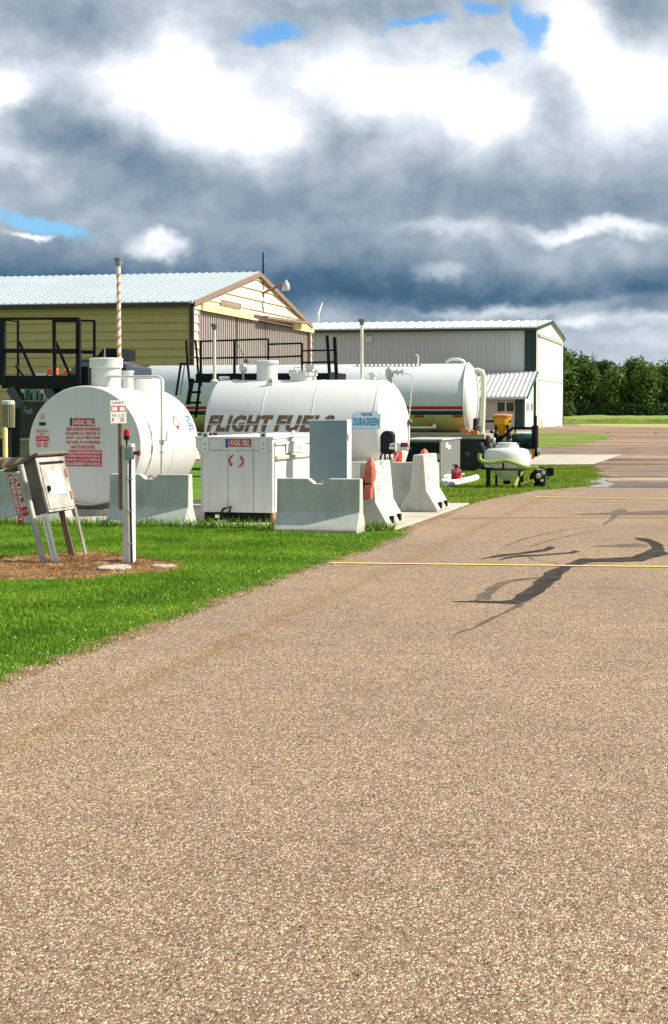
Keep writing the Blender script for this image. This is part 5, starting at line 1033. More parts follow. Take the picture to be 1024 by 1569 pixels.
    # clutter at the rear of the frame
    for i, (px, py, w, h, mt) in enumerate(((729, 650, .15, .35, DARK), (733, 656, .2, .2, SMOKE), (747, 675, .18, .3, DTRIM), (752, 682, .15, .15, GALV), (745, 689, .25, .25, DARK), (757, 676, .1, .2, CHROME))):
        MB().lathe(W(px, py, Y0 + .4) - Z_ * h / 2, Z_, [(0, w * .35), (.03, w * .5), (h - .04, w * .5), (h, w * .2)], 10).build('pump_fitting', mt, t, True)
trailer()

# dark steel locker standing in front of the trailer
def locker():
    Y0, Y1 = 41.2, 44.2; a, b = W(614, 700, Y0), W(676, 700, Y0); zt = W(650, 675, Y0).z; t = thing('steel_locker', ((a.x + b.x) / 2, Y0, 0), 'dark grey steel locker with black open front right of the barriers', 'locker')
    MB().ext(a.x, b.x, Y0 + .02, Y1, .04, zt).build('body', mat('locker_grey', (.17, .175, .16), .55, var=.1, dirt=(.2, .19, .17), da=.5), t, bevel=.01); fr = MB().ext(a.x + .02, b.x - .04, Y0, Y0 + .018, .06, zt - .05).build('front_opening', BLACK, t)
    MB().ext(a.x - .05, b.x + .03, Y0 - .03, Y1 + .02, zt + .001, zt + .035).build('lid', mat('lid_grey', (.5, .5, .48), .5, var=.1), t); MB().ext(b.x - .035, b.x + .004, Y0 - .01, Y0 + .018, .04, zt - .02).build('corner_angle', mat('lid_grey', (.5, .5, .5)), t)
    for px, py, w, h in ((685, 682, .35, .12), (689, 685, .4, .10)): p = WX(px, py, b.x + .006); MB().ext(b.x + .001, b.x + .008, p.y - w / 2, p.y + w / 2, p.z - h / 2, p.z + h / 2).build('sticker', SIGNW, t)
    p = W(673, 704, Y0); plate('number_plate', GALV, t, (p.x - .08, Y0 - .004, p.z), X_, Z_, .1, .14, .004)
locker()

# fire extinguisher on a bundle of white pipes
def ext_and_pipes():
    c = G(696, 744); t = thing('fire_extinguisher', (c.x, c.y, .1), 'dark red fire extinguisher standing on white pipes by the locker', 'fire extinguisher')
    k = 38.8 / 2600; r = 7.5 * k; z0 = .10; zt = W(699, 717, c.y).z; X = W(699, 730, c.y).x
    MB().lathe((X, c.y, z0), Z_, [(0, r * .95), (.02, r), (zt - z0 - .07, r), (zt - z0 - .02, r * .7), (zt - z0, r * .3)], 20).build('cylinder', REDP, t, True); MB().lathe((X, c.y, z0 + .20), Z_, [(0, r * 1.01), (.0, r * 1.015), (.07, r * 1.015), (.07, r * 1.01)], 20).build('label_band', mat('label_grey', (.5, .2, .2), .5), t)
    m = MB(); m.box((X, c.y, zt + .03), (.05, .05, .07)); m.beam((X - .08, c.y, zt + .08), (X + .05, c.y, zt + .06), .02); m.beam((X - .08, c.y, zt + .03), (X + .02, c.y, zt + .05), .018); m.build('valve_handle', BLACK, t); MB().tube([(X + .03, c.y - .03, zt + .04), (X + r * 1.2, c.y - .06, zt - .03), (X + r * 1.05, c.y - .06, z0 + .15)], .012, 7).build('hose', BLACK, t, True)
    for l, nm, lab in (([(683, 747), (700, 745), (722, 740), (730, 737)], .075, 'thick white pipe with bent end lying on the grass by the extinguisher'), ([(676, 741), (690, 738.5), (705, 737)], .05, 'thin white pipe lying behind the red extinguisher'), ([(678, 734), (700, 731), (712, 731)], .045, 'white pipe length lying against the grey locker')):
        P = [G(x, y) for x, y in l]; P = [Vector((p.x, p.y, nm + .01)) for p in P]; o = MB().tube(P, nm, 12).build('white_pipe', SIGNW, None, True); tag(o, lab, 'pipe', 'white pipes on the grass')
ext_and_pipes()

# ------------------------------------------------------------------ white poly tank on black stand, hose, pump
def poly_tank():
    Y = 37.3; k = Y * 1.0 / 2600; c = W(777, 718, Y); X = c.x; Z = lambda py: W(777, py, Y).z; L_ = lambda px: W(px, 718, Y).x
    t = thing('cone_bottom_tank', (X, Y, 0), 'white cone bottom plastic tank on a black stand', 'liquid tank')
    r = 35 * k
    MB().lathe((X, Y, 0), Z_, [(Z(737), .06), (Z(733), .12), (Z(728), r * .45), (Z(720), r * .85), (Z(716), r * .97), (Z(710), r), (Z(697), r), (Z(691), r * .95), (Z(688), r * .85), (Z(686), r * .55), (Z(685.6), r * .52), (Z(681.5), r * .50), (Z(681), r * .3)], 40).build('tank_body', POLY, t, True)
    MB().lathe((X, Y, Z(742)), Z_, [(0, .05), (.03, .09), (.1, .07), (.16, .08)], 14).build('outlet', BLACK, t, True)
    P = [(X + (r + .03) * math.cos(q), Y + (r + .03) * math.sin(q), Z(718)) for q in [2 * math.pi * i / 32 for i in range(33)]]; MB().tube(P, .022, 6, False).build('ring', BLACK, t)
    m = MB(); m.beam((L_(742), Y - r * .8, Z(717)), (L_(801), Y - r * .8, Z(717.5)), .035); m.build('cross_bar', BLACK, t); MB().beam((L_(776), Y - r * 1.02, Z(703)), (L_(776), Y - r * 1.02, Z(718)), .035).build('hose_hook', BLACK, t)
    for px, yy, w in ((752.5, -.85, .085), (800, -.8, .045), (757, .8, .05), (797, .8, .05)): MB().beam((L_(px), Y + r * yy, 0), (L_(px), Y + r * yy, Z(717)), w).build('leg', BLACK, t)
    MB().lathe((X, Y, Z(681)), Z_, [(0, .22), (.04, .22), (.05, .1)], 16).build('lid', POLY, t, True)
    h = thing('suction_hose', W(745, 708, Y - r - .1), 'lime coloured hose draped in front of the white plastic tank', 'hose'); yy = Y - r - .12
    P = [W(736, 695, yy), W(735, 701, yy), W(738, 706, yy), W(748, 709, yy), W(762, 708, yy), (W(775, 706, yy)), W(786, 708.5, yy), W(798, 713.5, yy), W(812, 717, yy), W(824, 716, yy)]
    def smooth(P, n=5):
        out = []
        for i in range(len(P) - 1):
            p0, p1, p2, p3 = P[max(i - 1, 0)], P[i], P[i + 1], P[min(i + 2, len(P) - 1)]
            for j in range(n):
                u = j / n; out.append(.5 * ((2 * p1) + (p2 - p0) * u + (2 * p0 - 5 * p1 + 4 * p2 - p3) * u * u + (3 * p1 - 3 * p2 + p3 - p0) * u ** 3))
        return out + [P[-1]]
    MB().tube(smooth(P), .044, 10).build('hose_run', HOSE, h, True)
    P = [W(804, 716, Y - .3), W(799, 722, Y - .3), W(793, 733, Y - .4), W(788, 745, Y - .5)]; MB().tube(smooth(P), .055, 10).build('hose_run', HOSE, h, True)
    P = [W(788, 738, Y + .1), W(797, 743, Y), W(808, 741, Y), W(818, 737, Y)]; MB().tube(smooth(P), .05, 10).build('hose_run', HOSE, h, True)
    # motor pump
    e = G(828, 747); t = thing('motor_pump', e, 'small black motor pump on the grass at the end of the lime hose', 'pump'); X, Y = e.x, e.y; kk = 38.5 / 2600
    MB().ext(X - .16, X + .18, Y - .15, Y + .15, .0, .04).build('base_frame', BLACK, t)
    MB().lathe((X - .06, Y, .22), -Y_, [(-.12, .12), (-.1, .17), (.08, .17), (.12, .12), (.14, .05)], 20).build('pump_casing', BLACK, t, True); MB().ext(X - .15, X + .12, Y - .08, Y + .14, .05, .30).build('engine_block', mat('engine_black', (.03, .03, .03), .4, var=.4), t, bevel=.02)
    MB().ext(X + .12, X + .30, Y - .05, Y + .12, .26, .44).build('air_filter', BLACK, t, bevel=.03); MB().ext(X - .06, X + .14, Y - .04, Y + .14, .31, .40).build('fuel_tank_cap', SMOKE, t, bevel=.03)
    m = MB(); m.lathe((X - .09, Y - .02, .37), Z_, [(0, .05), (.02, .07), (.05, .07), (.07, .05), (.1, .05)], 14); m.lathe((X - .02, Y - .14, .26), -Y_, [(0, .07), (.03, .06), (.04, .02)], 12); m.lathe((X + .09, Y - .12, .33), -Y_, [(0, .05), (.03, .04)], 10); m.lathe((X + .05, Y - .14, .16), -Y_, [(0, .04), (.03, .03)], 10); m.build('metal_fittings', CHROME, t, True)
    P = [Vector((X + .02 + .17 * math.cos(q), Y - .1, .25 + .2 * math.sin(q))) for q in [R(-20 + 20 * i) for i in range(12)]]; MB().tube(P, .014, 6).build('roll_bar', BLACK, t, True)
poly_tank()

# ------------------------------------------------------------------ spray rig behind the poly tank
def spray_rig():
    Y = 49.; t = thing('spray_rig', W(785, 700, Y) * 1, 'black framed spraying trailer with yellow cone hopper behind the plastic tank', 'spray trailer'); t.location.z = 0
    k = Y * 1.02 / 2600; X = lambda px: W(px, 660, Y).x; Z = lambda py: W(780, py, Y).z
    def bar(l, w=.06, yy=0., nm='frame_bar', mt=BLACK):
        m = MB()
        for i in range(len(l) - 1): m.beam(W(l[i][0], l[i][1], Y + yy), W(l[i + 1][0], l[i + 1][1], Y + yy), w)
        m.build(nm, mt, t)
    c = X(768.5); r = 14 * k
    MB().lathe((c, Y + .1, 0), Z_, [(Z(667), .06), (Z(664), .10), (Z(656), r * .6), (Z(651.5), r * .74), (Z(650.5), r * .93), (Z(641), r * .97), (Z(640), r * 1.04), (Z(638.5), r * 1.04), (Z(637), r * .85), (Z(636.5), r * .3)], 28).build('hopper', YTANK, t, True); MB().lathe((c, Y + .1, Z(637.4)), Z_, [(0, .3), (.04, .3), (.06, .1)], 16).build('hopper_lid', mat('hopper_lid', (.75, .3, .08), .5), t, True)
    x0 = X(786); x1 = X(819); rr = (Z(663) - Z(681)) / 2; zc = (Z(663) + Z(681)) / 2; MB().lathe((x0, Y + .3, zc), X_, [(-.05, .1), (0, rr * .8), (.05, rr), (x1 - x0 - .05, rr), (x1 - x0, rr * .8), (x1 - x0 + .04, .1)], 26).build('drum', TEAL, t, True)
    MB().lathe((x0 + .04, Y + .3, zc + rr * .55), X_, [(0, rr * .3), (.02, rr * .62), (x1 - x0 - .1, rr * .62), (x1 - x0 - .08, rr * .3)], 20).build('drum_top', mat('pale_drum', (.62, .70, .72), .4), t, True)
    bar([(743, 645.5), (783, 645.5)]); bar([(760, 640), (760, 668)]); bar([(778, 643), (778, 680)]); bar([(768, 672), (786, 656), (818, 656)], .08); bar([(752, 660), (768, 680)], .08); bar([(790, 641), (790, 665)], .04, .3); bar([(743, 684), (822, 684)], .14); bar([(742, 696), (812, 698)], .12, .2); bar([(742, 668), (742, 712)], .10); bar([(786, 665), (786, 684)], .05)
    bar([(766, 667), (766, 684)], .12); bar([(750, 684), (756, 700)], .06); bar([(800, 664), (800, 684)], .03, -.1, 'strap', NAVY)
    # tall black stack at the right corner
    m = MB(); m.tube([W(820, 652, Y), W(820, 688, Y)], 5 * k, 14); m.tube([W(820.5, 637, Y), W(820.5, 653, Y)], 2.3 * k, 10); m.tube([W(819, 688, Y), W(821, 700, Y)], 4 * k, 10); m.build('stack', BLACK, t, True)
    MB().lathe(W(823, 692, Y - .1), X_, [(0, .02), (.02, .12), (.1, .1), (.12, .02)], 12).build('hose_end', CHROME, t, True); bar([(818, 688), (816.5, 703)], .07, -.1, 'marker', mat('orange_paint', (.5, .3, .1)))
    rs = random.Random(4); mats = [DARK, SMOKE, CHROME, DTRIM, REDP, GALV, DARK, BLACK, BWOOD]
    for i in range(34):
        px = rs.uniform(741, 782) if i < 22 else rs.uniform(786, 816); py = rs.uniform(666, 692) if i < 22 else rs.uniform(680, 702); s = rs.uniform(.07, .17); m = MB(); cc = W(px, py, Y + rs.uniform(-.1, .6))
        if i % 3 == 0: m.lathe(cc, X_, [(-s, s * .3), (-s * .9, s * .8), (s * .7, s * .8), (s, s * .4)], 10)
        elif i % 3 == 1: m.lathe(cc - Z_ * s, Z_, [(0, s * .4), (.03, s * .6), (s * 1.5, s * .6), (s * 2, s * .2)], 10)
        else: m.box(cc, (s * 1.6, s, s * 1.3))
        m.build(('pump_body', 'filter_bowl', 'control_box')[(i % 3)], mats[i % 9], t, i % 3 < 2, bevel=0 if i % 3 < 2 else .01)
    for a in range(5): MB().tube([W(744 + a * 8, 690, Y - .1), W(748 + a * 8, 682 - a, Y - .15), W(756 + a * 8, 686, Y - .12), W(760 + a * 8, 694, Y - .1)], .025, 6).build('hose', (DARK, BWOOD, DARK, REDP, DARK)[a], t, True)
    for px in (757,):
        for yy in (.1, 1.4):
            cc = W(px, 700, Y); w = MB().lathe((cc.x, Y + yy, .42), Y_, [(0, .2), (0, .34), (.04, .41), (.18, .41), (.22, .34), (.22, .2)], 24).build('wheel', DARK, t, True); MB().lathe((cc.x, Y + yy - .01, .42), Y_, [(0, .05), (.03, .16), (0, .2), (.03, .2)], 16).build('rim', SMOKE, w, True)
spray_rig()

# ------------------------------------------------------------------ things behind the near tank on the left
def left_side():
    Y = 37.; t = thing('loading_platform', W(70, 700, Y), 'black steel platform with tall railings behind the near tank', 'platform'); t.location.z = 0
    def bar(l, w=.07, yy=0., nm='railing', mt=BLACK):
        m = MB()
        for i in range(len(l) - 1): m.beam(W(l[i][0], l[i][1], Y + yy), W(l[i + 1][0], l[i + 1][1], Y + yy), w)
        return m.build(nm, mt, t)
    a, b = W(3, 590, Y), W(122, 590, Y); MB().ext(a.x, b.x, Y, Y + 1.6, W(50, 595, Y).z, W(50, 575.5, Y).z).build('deck', BLACK, t)
    MB().ext(b.x - .1, W(133, 590, Y).x, Y + .1, Y + 1.6, W(50, 594, Y).z, W(50, 562, Y).z).build('deck_end', BLACK, t)
    bar([(-10, 488.5), (121, 488)], .06); bar([(4, 488), (4, 590)], .13, 0, 'railing_post'); bar([(83, 489), (84, 576)], .07, 0, 'railing_post'); bar([(120.5, 488), (120.5, 590)], .10, 0, 'railing_post'); bar([(4, 537.5), (121, 538)], .10)
    bar([(84, 491.5), (145, 491.5)], .05, 1.5); bar([(145, 491), (145, 552)], .06, 1.5, 'railing_post'); bar([(28, 491), (28, 576)], .05, 1.5, 'railing_post'); bar([(84, 539.5), (146, 539.5)], .08, 1.5); bar([(4, 490), (28, 493)], .03)
    bar([(30, 524), (53, 576)], .06, .2, 'brace'); bar([(86, 524), (108, 576)], .06, .2, 'brace'); bar([(84, 491), (121, 491)], .09, .05); bar([(24, 560), (38, 578)], .04, .4, 'brace')
    bar([(18, 595), (34, 622)], .22, .1, 'support_brace', mat('black_brace', (.045, .05, .065), .5)); bar([(74, 595), (84, 612)], .20, .1, 'support_brace', mat('black_brace', (.05, .05, .06)))
    bar([(24, 595), (24, 720)], .16, .3, 'support_leg'); bar([(90, 595), (90, 720)], .16, .3, 'support_leg'); bar([(32, 614.5), (90, 614.5)], .035, .0, 'cross_bar', SMOKE)
    # dark truck behind
    Y2 = 41.; t2 = thing('dark_truck', W(70, 700, Y2), 'dark fuel truck half hidden behind the black platform', 'truck'); t2.location.z = 0
    Z = lambda py: W(70, py, Y2).z; X = lambda px: W(px, 640, Y2).x
    MB().ext(X(22), X(140), Y2, Y2 + 2.2, .5, Z(617)).build('truck_body', BLACK, t2, bevel=.03)
    P = [(X(90), Y2 + .2, Z(617)), (X(190), Y2 + .2, Z(617)), (X(190), Y2 + .2, Z(562)), (X(140), Y2 + .2, Z(549)), (X(117), Y2 + .2, Z(551)), (X(98), Y2 + .2, Z(575))]; MB().prism(P, (0, 2., 0)).build('cab', mat('truck_paint', (.02, .028, .045), .3, var=.2), t2, bevel=.04)
    MB().prism([(X(101), Y2 + .18, Z(574)), (X(117), Y2 + .18, Z(555)), (X(135), Y2 + .18, Z(555)), (X(135), Y2 + .18, Z(562)), (X(115), Y2 + .18, Z(572))], (0, .015, 0)).build('windscreen', mat('screen', (.10, .12, .14), .1), t2)
    for i, (px, w, mt) in enumerate(((38, 3, 'g1'), (46, 8, 'g2'), (60, 4, 'g1'), (66, 4, 'g3'), (76, 5, 'g4'))):
        col = {'g1': (.05, .16, .13), 'g2': (.015, .06, .045), 'g3': (.12, .13, .12), 'g4': (.22, .22, .18)}[mt]; MB().ext(X(px), X(px + w), Y2 - .3, Y2 - .1, Z(613), Z(597)).build('glass_jar' if 0 else 'filter_canister', mat('canister_' + mt, col, .3, var=.3), t2)
    MB().ext(X(28), X(88), Y2 - .35, Y2 - .02, Z(690), Z(614)).build('side_tank', mat('side_black', (.016, .017, .02), .45, var=.4), t2, bevel=.02)
    for px in (68, 90): MB().lathe((X(px), Y2 + .6, Z(572.5)), Z_, [(0, .10), (.10, .10), (.14, .05)] if px == 90 else [(0, .10), (.12, .10), (.16, .05)], 14).build('beacon', ORANGE, t2, True)
    MB().ext(X(62), X(75), Y2 + .5, Y2 + .7, Z(574), Z(563)).build('orange_lamp', ORANGE, t2, bevel=.02); MB().tube([(X(76.5), Y2 + .3, Z(600)), (X(76.5), Y2 + .3, Z(540))], .055, 12).build('exhaust_stack', GALV, t2, True)
    MB().ext(X(39), X(60), Y2 + .5, Y2 + .8, Z(577), Z(571)).build('light_bar', SIGNW, t2)
    P = [(X(145), Y2 + .1, Z(552)), (X(145), Y2 + .1, Z(548)), (X(158), Y2 + .1, Z(534)), (X(182), Y2 + .1, Z(535)), (X(182), Y2 + .1, Z(552))]; MB().prism(P, (0, 1.2, 0)).build('air_deflector', BLACK, t2); MB().prism([(X(158), Y2 + .08, Z(552)), (X(159), Y2 + .08, Z(534.5)), (X(161), Y2 + .08, Z(534.5)), (X(161), Y2 + .08, Z(552))], (0, .02, 0)).build('chrome_strip', CHROME, t2)
    # script lettering glimpsed on the dark side tank
    text('Fuels', mat('silver_ink', (.35, .36, .38), .4), t2, (X(46), Y2 - .37, Z(634)), X_, Vector((-.2, 0, 1)), X(60) - X(46), Z(624) - Z(634), shear=.4)
    MB().ext(X(22), X(62), Y2 - .5, Y2 - .36, Z(700), Z(675)).build('step_box', mat('khaki_box', (.20, .19, .12), .6, var=.15), t2, bevel=.02); MB().ext(X(21), X(62), Y2 - .55, Y2 - .36, Z(674.8), Z(671)).build('step_tread', mat('khaki_light', (.34, .33, .26), .6), t2)
    for px in (10, 110):
        w = MB().lathe((X(px), Y2 - .05, .5), Y_, [(0, .22), (0, .42), (.04, .5), (.28, .5), (.32, .42)], 28).build('wheel', DARK, t2, True); MB().lathe((X(px), Y2 - .06, .5), Y_, [(0, .06), (.05, .2), (0, .24), (.02, .24)], 18).build('rim', SMOKE, w, True)
    # ribbed drum on a stand at the frame edge
    Y3 = 33.; q = W(13, 640, Y3); d = thing('ribbed_bin', (q.x, Y3, 0), 'dull ribbed metal bin with pale rim at the left edge', 'bin'); r = 9.5 * Y3 / 2600
    Z3 = lambda py: W(13, py, Y3).z; m = MB(); m.lathe((q.x, Y3, Z3(655)), Z_, [(0, r * .9), (Z3(619) - Z3(655), r)], 24)
    for i in range(16): a = i * math.pi / 8; m.tube([(q.x + r * .93 * math.cos(a), Y3 + r * .93 * math.sin(a), Z3(655)), (q.x + r * 1.02 * math.cos(a), Y3 + r * 1.02 * math.sin(a), Z3(619))], .02, 6)
    m.build('body', mat('dull_brass', (.26, .24, .14), .5, .2, var=.2), d, True); MB().lathe((q.x, Y3, Z3(620)), Z_, [(0, r), (.0, r * 1.15), (.07, r * 1.15), (.09, r * .9)], 24).build('rim', mat('lid_grey', (.5, .5, .5)), d, True); MB().tube([(q.x, Y3, 0), (q.x, Y3, Z3(655))], .06, 8).build('stand', BLACK, d)
    q = W(8.5, 700, 29.); o = MB().lathe((q.x, 29., 0), Z_, [(0, .047), (W(8, 657, 29.).z, .047), (W(8, 655.5, 29.).z, .035), (W(8, 655, 29.).z, .01)], 14).build('bollard', mat('bollard_yellow', (.74, .58, .18), .5, var=.1), None, True); tag(o, 'tall pale yellow bollard at the left edge of the photo', 'bollard')
    # wavy topped hazard board behind the left barrier
    Y4 = 26.2; cols = [mat('hazard_brown', (.33, .12, .02), .5), mat('hazard_grey', (.22, .22, .23), .6), mat('hazard_tan', (.70, .50, .18), .5)]
    bd = thing('striped_guard_rail', W(10, 720, Y4), 'guard rail striped orange grey and tan above the left barrier', 'guard rail'); bd.location.z = 0
    ra = (W(0, 700, Y4).z - W(0, 718, Y4).z) / 2; zc = W(0, 709, Y4).z; P = [W(-60, 709, Y4), W(46, 709, Y4)]
    MB().tube([(P[0].x, Y4, zc), (P[1].x, Y4, zc)], ra * .9, 16).build('rail', cols[1], bd, True)
    for i, px in enumerate(range(-54, 44, 9)):
        x = W(px, 709, Y4).x; w = 5.5 * Y4 / 2600; P2 = []
        for s in (0, w):
            for j in range(17): a = 2 * math.pi * j / 16; P2.append((x + s + .07 * math.sin(a), Y4 + math.cos(a) * (ra * .9 + .004), zc + math.sin(a) * (ra * .9 + .004)))
        MB().add(P2, [(j, j + 1, 18 + j, 17 + j) for j in range(16)]).build('stripe', cols[(i % 2) * 2], bd, True)
    for px in (-40, 30): x = W(px, 709, Y4).x; MB().tube([(x, Y4, SZ), (x, Y4, zc)], .05, 8).build('rail_post', BLACK, bd)
left_side()

# ------------------------------------------------------------------ grass, clover and gravel crumbs
def in_poly(px, py, poly):
    r = np.zeros(len(px), bool); j = len(poly) - 1
    for i in range(len(poly)):
        xi, yi = poly[i][0], poly[i][1]; xj, yj = poly[j][0], poly[j][1]
        c = ((yi > py) != (yj > py)) & (px < (xj - xi) * (py - yi) / (yj - yi + 1e-12) + xi); r ^= c; j = i
    return r
def grass_mat(nm, a, b, c):
    def f(nt, N, L, s):
        ge = N.new('ShaderNodeNewGeometry'); tc = N.new('ShaderNodeTexCoord'); n = noise_n(N, L, tc.outputs['Object'], .9, 5, .6)
        r = ramp(N, [(.3, a), (.55, b), (.75, c)]); L.new(n.outputs[0], r.inputs[0]); r2 = ramp(N, [(0, (.55, .6, .5)), (.6, (1.05, 1.05, 1.)), (.95, (1.5, 1.35, 1.3)), (1, (1.9, 1.5, 1.3))]); L.new(ge.outputs['Random Per Island'], r2.inputs[0])
        k = mixc(N, L, 'MULTIPLY', 1., r.outputs[0], r2.outputs[0]); L.new(k, s.inputs['Base Color']); s.inputs['Roughness'].default_value = .5; s.inputs['Specular IOR Level'].default_value = .25
        t = N.new('ShaderNodeBsdfTranslucent'); L.new(k, t.inputs[0]); ms = N.new('ShaderNodeMixShader'); ms.inputs[0].default_value = .35; L.new(s.outputs[0], ms.inputs[1]); L.new(t.outputs[0], ms.inputs[2]); L.new(ms.outputs[0], N['Material Output'].inputs[0])
    return ramp_mat(nm, f)
GM = grass_mat('grass_blades', (.085, .20, .014), (.18, .345, .022), (.36, .46, .07))
def blades(name, x, y, h, w, label, m=GM):
    n = len(x); a = rng.uniform(0, 2 * np.pi, n); lean = rng.uniform(.1, .9, n) * h; la = rng.uniform(0, 2 * np.pi, n); hh = h * rng.uniform(.5, 1.15, n)
    base = np.stack([x, y, np.zeros(n)], 1); d = np.stack([np.cos(a), np.sin(a), np.zeros(n)], 1) * (w / 2)[:, None]
    tip = base + np.stack([np.cos(la) * lean, np.sin(la) * lean, hh], 1); mid = base + np.stack([np.cos(la) * lean * .35, np.sin(la) * lean * .35, hh * .6], 1)
    v = np.stack([base - d, base + d, mid + d * .7, tip, mid - d * .7], 1).reshape(-1, 3)
    me = bpy.data.meshes.new(name); me.vertices.add(5 * n); me.vertices.foreach_set('co', v.ravel()); me.loops.add(5 * n); me.loops.foreach_set('vertex_index', np.arange(5 * n)); me.polygons.add(n); me.polygons.foreach_set('loop_start', np.arange(n) * 5); me.polygons.foreach_set('loop_total', np.full(n, 5)); me.update()
    return tag(link(name, me, m), label, 'grass', kind='stuff')
re_y = np.array([p[1] for p in road_edge[:15]]); re_x = np.array([p[0] for p in road_edge[:15]])
bed = [G(x, y) for x, y in bedc]
def field(n, x0, x1, y0, y1):
    x = rng.uniform(x0, x1, n); y = rng.uniform(y0, y1, n); ed = np.interp(y, re_y, re_x) - .13 + .08 * np.sin(y * 5.1) * np.sin(y * 2.3) + .05 * np.sin(y * 13.7 + 2 * np.sin(y * 3.1)) + .03 * np.sin(y * 31.) - rng.exponential(.035, n) + rng.exponential(.03, n)
    k = x < ed; k &= ~((x > -22) & (x < -4.62) & (y > 23.42) & (y < 30.4)); k &= ~in_poly(x, y, bed); k &= x > -(y * .52) - 1.2
    return x[k], y[k]
x, y = field(520000, -12.5, -4, 8.5, 24.1); blades('grass', x, y, rng.uniform(.018, .052, len(x)) * (.6 + .6 * (np.sin(x * 3 + np.sin(y * 2)) * .5 + .5)), rng.uniform(.005, .011, len(x)), 'bright green mown lawn between the road and the tanks')
x = rng.uniform(-10.5, -.9, 230000); y = rng.uniform(29, 52.4, 230000); k = ~((y < 39) & (x > np.interp(y, [29, 31.6, 34, 36, 37.6, 38.2, 38.6], [-4.6, -4.55, -4.3, -4.05, -3.4, -3., -1.3]))) & ~((x < -4.6) & (y < 30.45)) & (x > -y * .3); x, y = x[k], y[k]
gq = [G(905, 746), G(920, 736), G(916, 724), G(908, 713)]; gx = np.interp(y, [q.y for q in gq], [q.x for q in gq]) + .25 * np.sin(y * 2.2) * np.sin(y * .9); k = x < gx; blades('grass', x[k], y[k], rng.uniform(.02, .065, k.sum()), rng.uniform(.010, .022, k.sum()), 'lawn round the plastic tank and pump', grass_mat('grass_blades_far', (.14, .235, .02), (.22, .31, .03), (.32, .37, .07)))
x, y = field(60000, -4.75, -4, 8.5, 36); 
xx = rng.uniform(-14, -8, 3000); yy = rng.uniform(23.1, 23.44, 3000); x2 = rng.uniform(-8, -4.6, 1500); y2 = rng.uniform(23.25, 23.44, 1500)
blades('weeds', np.concatenate([xx, x2]), np.concatenate([yy, y2]), rng.uniform(.06, .2, 4500), rng.uniform(.008, .018, 4500), 'taller weeds along the slab edge')
# mulch bed as a low uneven mound
gx_ = np.arange(-11.5, -5.2, .03); gy_ = np.arange(15.6, 19.4, .03); nx_, ny_ = len(gx_), len(gy_); XX, YY = np.meshgrid(gx_, gy_)
ins = in_poly(XX.ravel(), YY.ravel(), bed).reshape(ny_, nx_).astype(float); sm = ins.copy()
for _ in range(7): sm = (sm + np.roll(sm, 1, 0) + np.roll(sm, -1, 0) + np.roll(sm, 1, 1) + np.roll(sm, -1, 1)) / 5
vs = [(XX[j, i] + .01 * mn.noise(Vector((i * .5, j * .5, 0))), YY[j, i], sm[j, i] * (.035 + .03 * mn.noise(Vector((XX[j, i] * 2, YY[j, i] * 2, 0))) + .022 * mn.noise(Vector((XX[j, i] * 9, YY[j, i] * 9, 2)))) - .004 + .009 * sm[j, i] * rng.uniform(-1, 1)) for j in range(ny_) for i in range(nx_)]
fs = [(j * nx_ + i, j * nx_ + i + 1, (j + 1) * nx_ + i + 1, (j + 1) * nx_ + i) for j in range(ny_ - 1) for i in range(nx_ - 1) if sm[j, i] > .04]
MB().add(vs, fs).build('mulch_bed', 'mulch', kind='structure')
# dry straw on the mulch bed
x = rng.uniform(-11, -5.5, 60000); y = rng.uniform(15.5, 19.5, 60000); k = in_poly(x, y, bed); x, y = x[k], y[k]
blades('straw', x[:30000], y[:30000], rng.uniform(.03, .085, len(x))[:30000], rng.uniform(.003, .008, len(x))[:30000], 'dry brown mulch litter round the posts', grass_mat('straw_blades', (.16, .085, .03), (.34, .19, .08), (.55, .37, .18)))
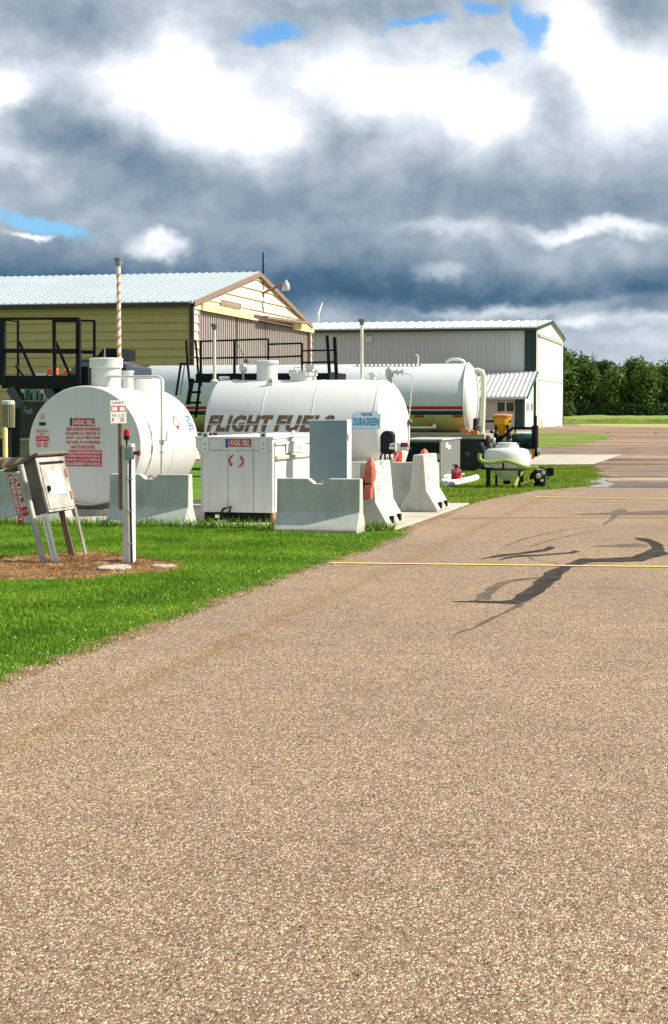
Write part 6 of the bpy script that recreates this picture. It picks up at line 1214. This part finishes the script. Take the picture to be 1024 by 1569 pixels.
# clover heads
n = 160; y = rng.uniform(9.5, 34, n) ** 1.0; x = np.interp(y, re_y, re_x) - .12 - rng.exponential(.45, n); keep = x > -9; x, y = x[keep], y[keep]
m_ = MB()
for a, b in zip(x, y):
    r = rng.uniform(.005, .009); z = rng.uniform(.04, .07); m_.add([(a - r, b, z), (a + r, b, z), (a, b - r, z), (a, b + r, z), (a, b, z + r), (a, b, z - r)], [(0, 2, 4), (2, 1, 4), (1, 3, 4), (3, 0, 4), (2, 0, 5), (1, 2, 5), (3, 1, 5), (0, 3, 5)])
tag(m_.build('clover', mat('clover_white', (.62, .64, .45), .7)), 'white clover heads scattered in the lawn by the road', 'flowers', kind='stuff')
# loose stones along the verge and on the asphalt
m_ = MB(); n = 2600; y = rng.uniform(8.6, 34, n); x = np.interp(y, re_y, re_x) - .04 + rng.normal(0, .07, n)
for a, b in zip(x, y):
    r = rng.uniform(.004, .016); q = rng.uniform(0, 6.28); c, s = math.cos(q) * r, math.sin(q) * r; h = r * rng.uniform(.6, 1.1)
    m_.add([(a - c, b - s, .006), (a + s * .8, b - c * .8, .006), (a + c, b + s, .006), (a - s * .8, b + c * .8, .006), (a + c * .2, b + s * .2, .006 + h)], [(0, 1, 4), (1, 2, 4), (2, 3, 4), (3, 0, 4)])
tag(m_.build('loose_stones', mat('stone_crumb', (.36, .27, .19), .85, var=.5, vs=25)), 'loose crumbs of stone along the road edge', 'gravel', kind='stuff')
m_ = MB(); n = 900; y = 3.9 + rng.uniform(0, 1, n) ** 1.5 * 14; x = rng.uniform(-3.6, 2.5, n)
for a, b in zip(x, y):
    r = rng.uniform(.003, .009); q = rng.uniform(0, 6.28); c, s = math.cos(q) * r, math.sin(q) * r
    m_.add([(a - c, b - s, .006), (a + s * .8, b - c * .8, .006), (a + c, b + s, .006), (a - s * .8, b + c * .8, .006), (a, b, .006 + r * .9)], [(0, 1, 4), (1, 2, 4), (2, 3, 4), (3, 0, 4)])
tag(m_.build('loose_chips', mat('dark_chip', (.07, .055, .04), .85, var=.5, vs=25)), 'small dark chips scattered on the asphalt', 'gravel', kind='stuff')
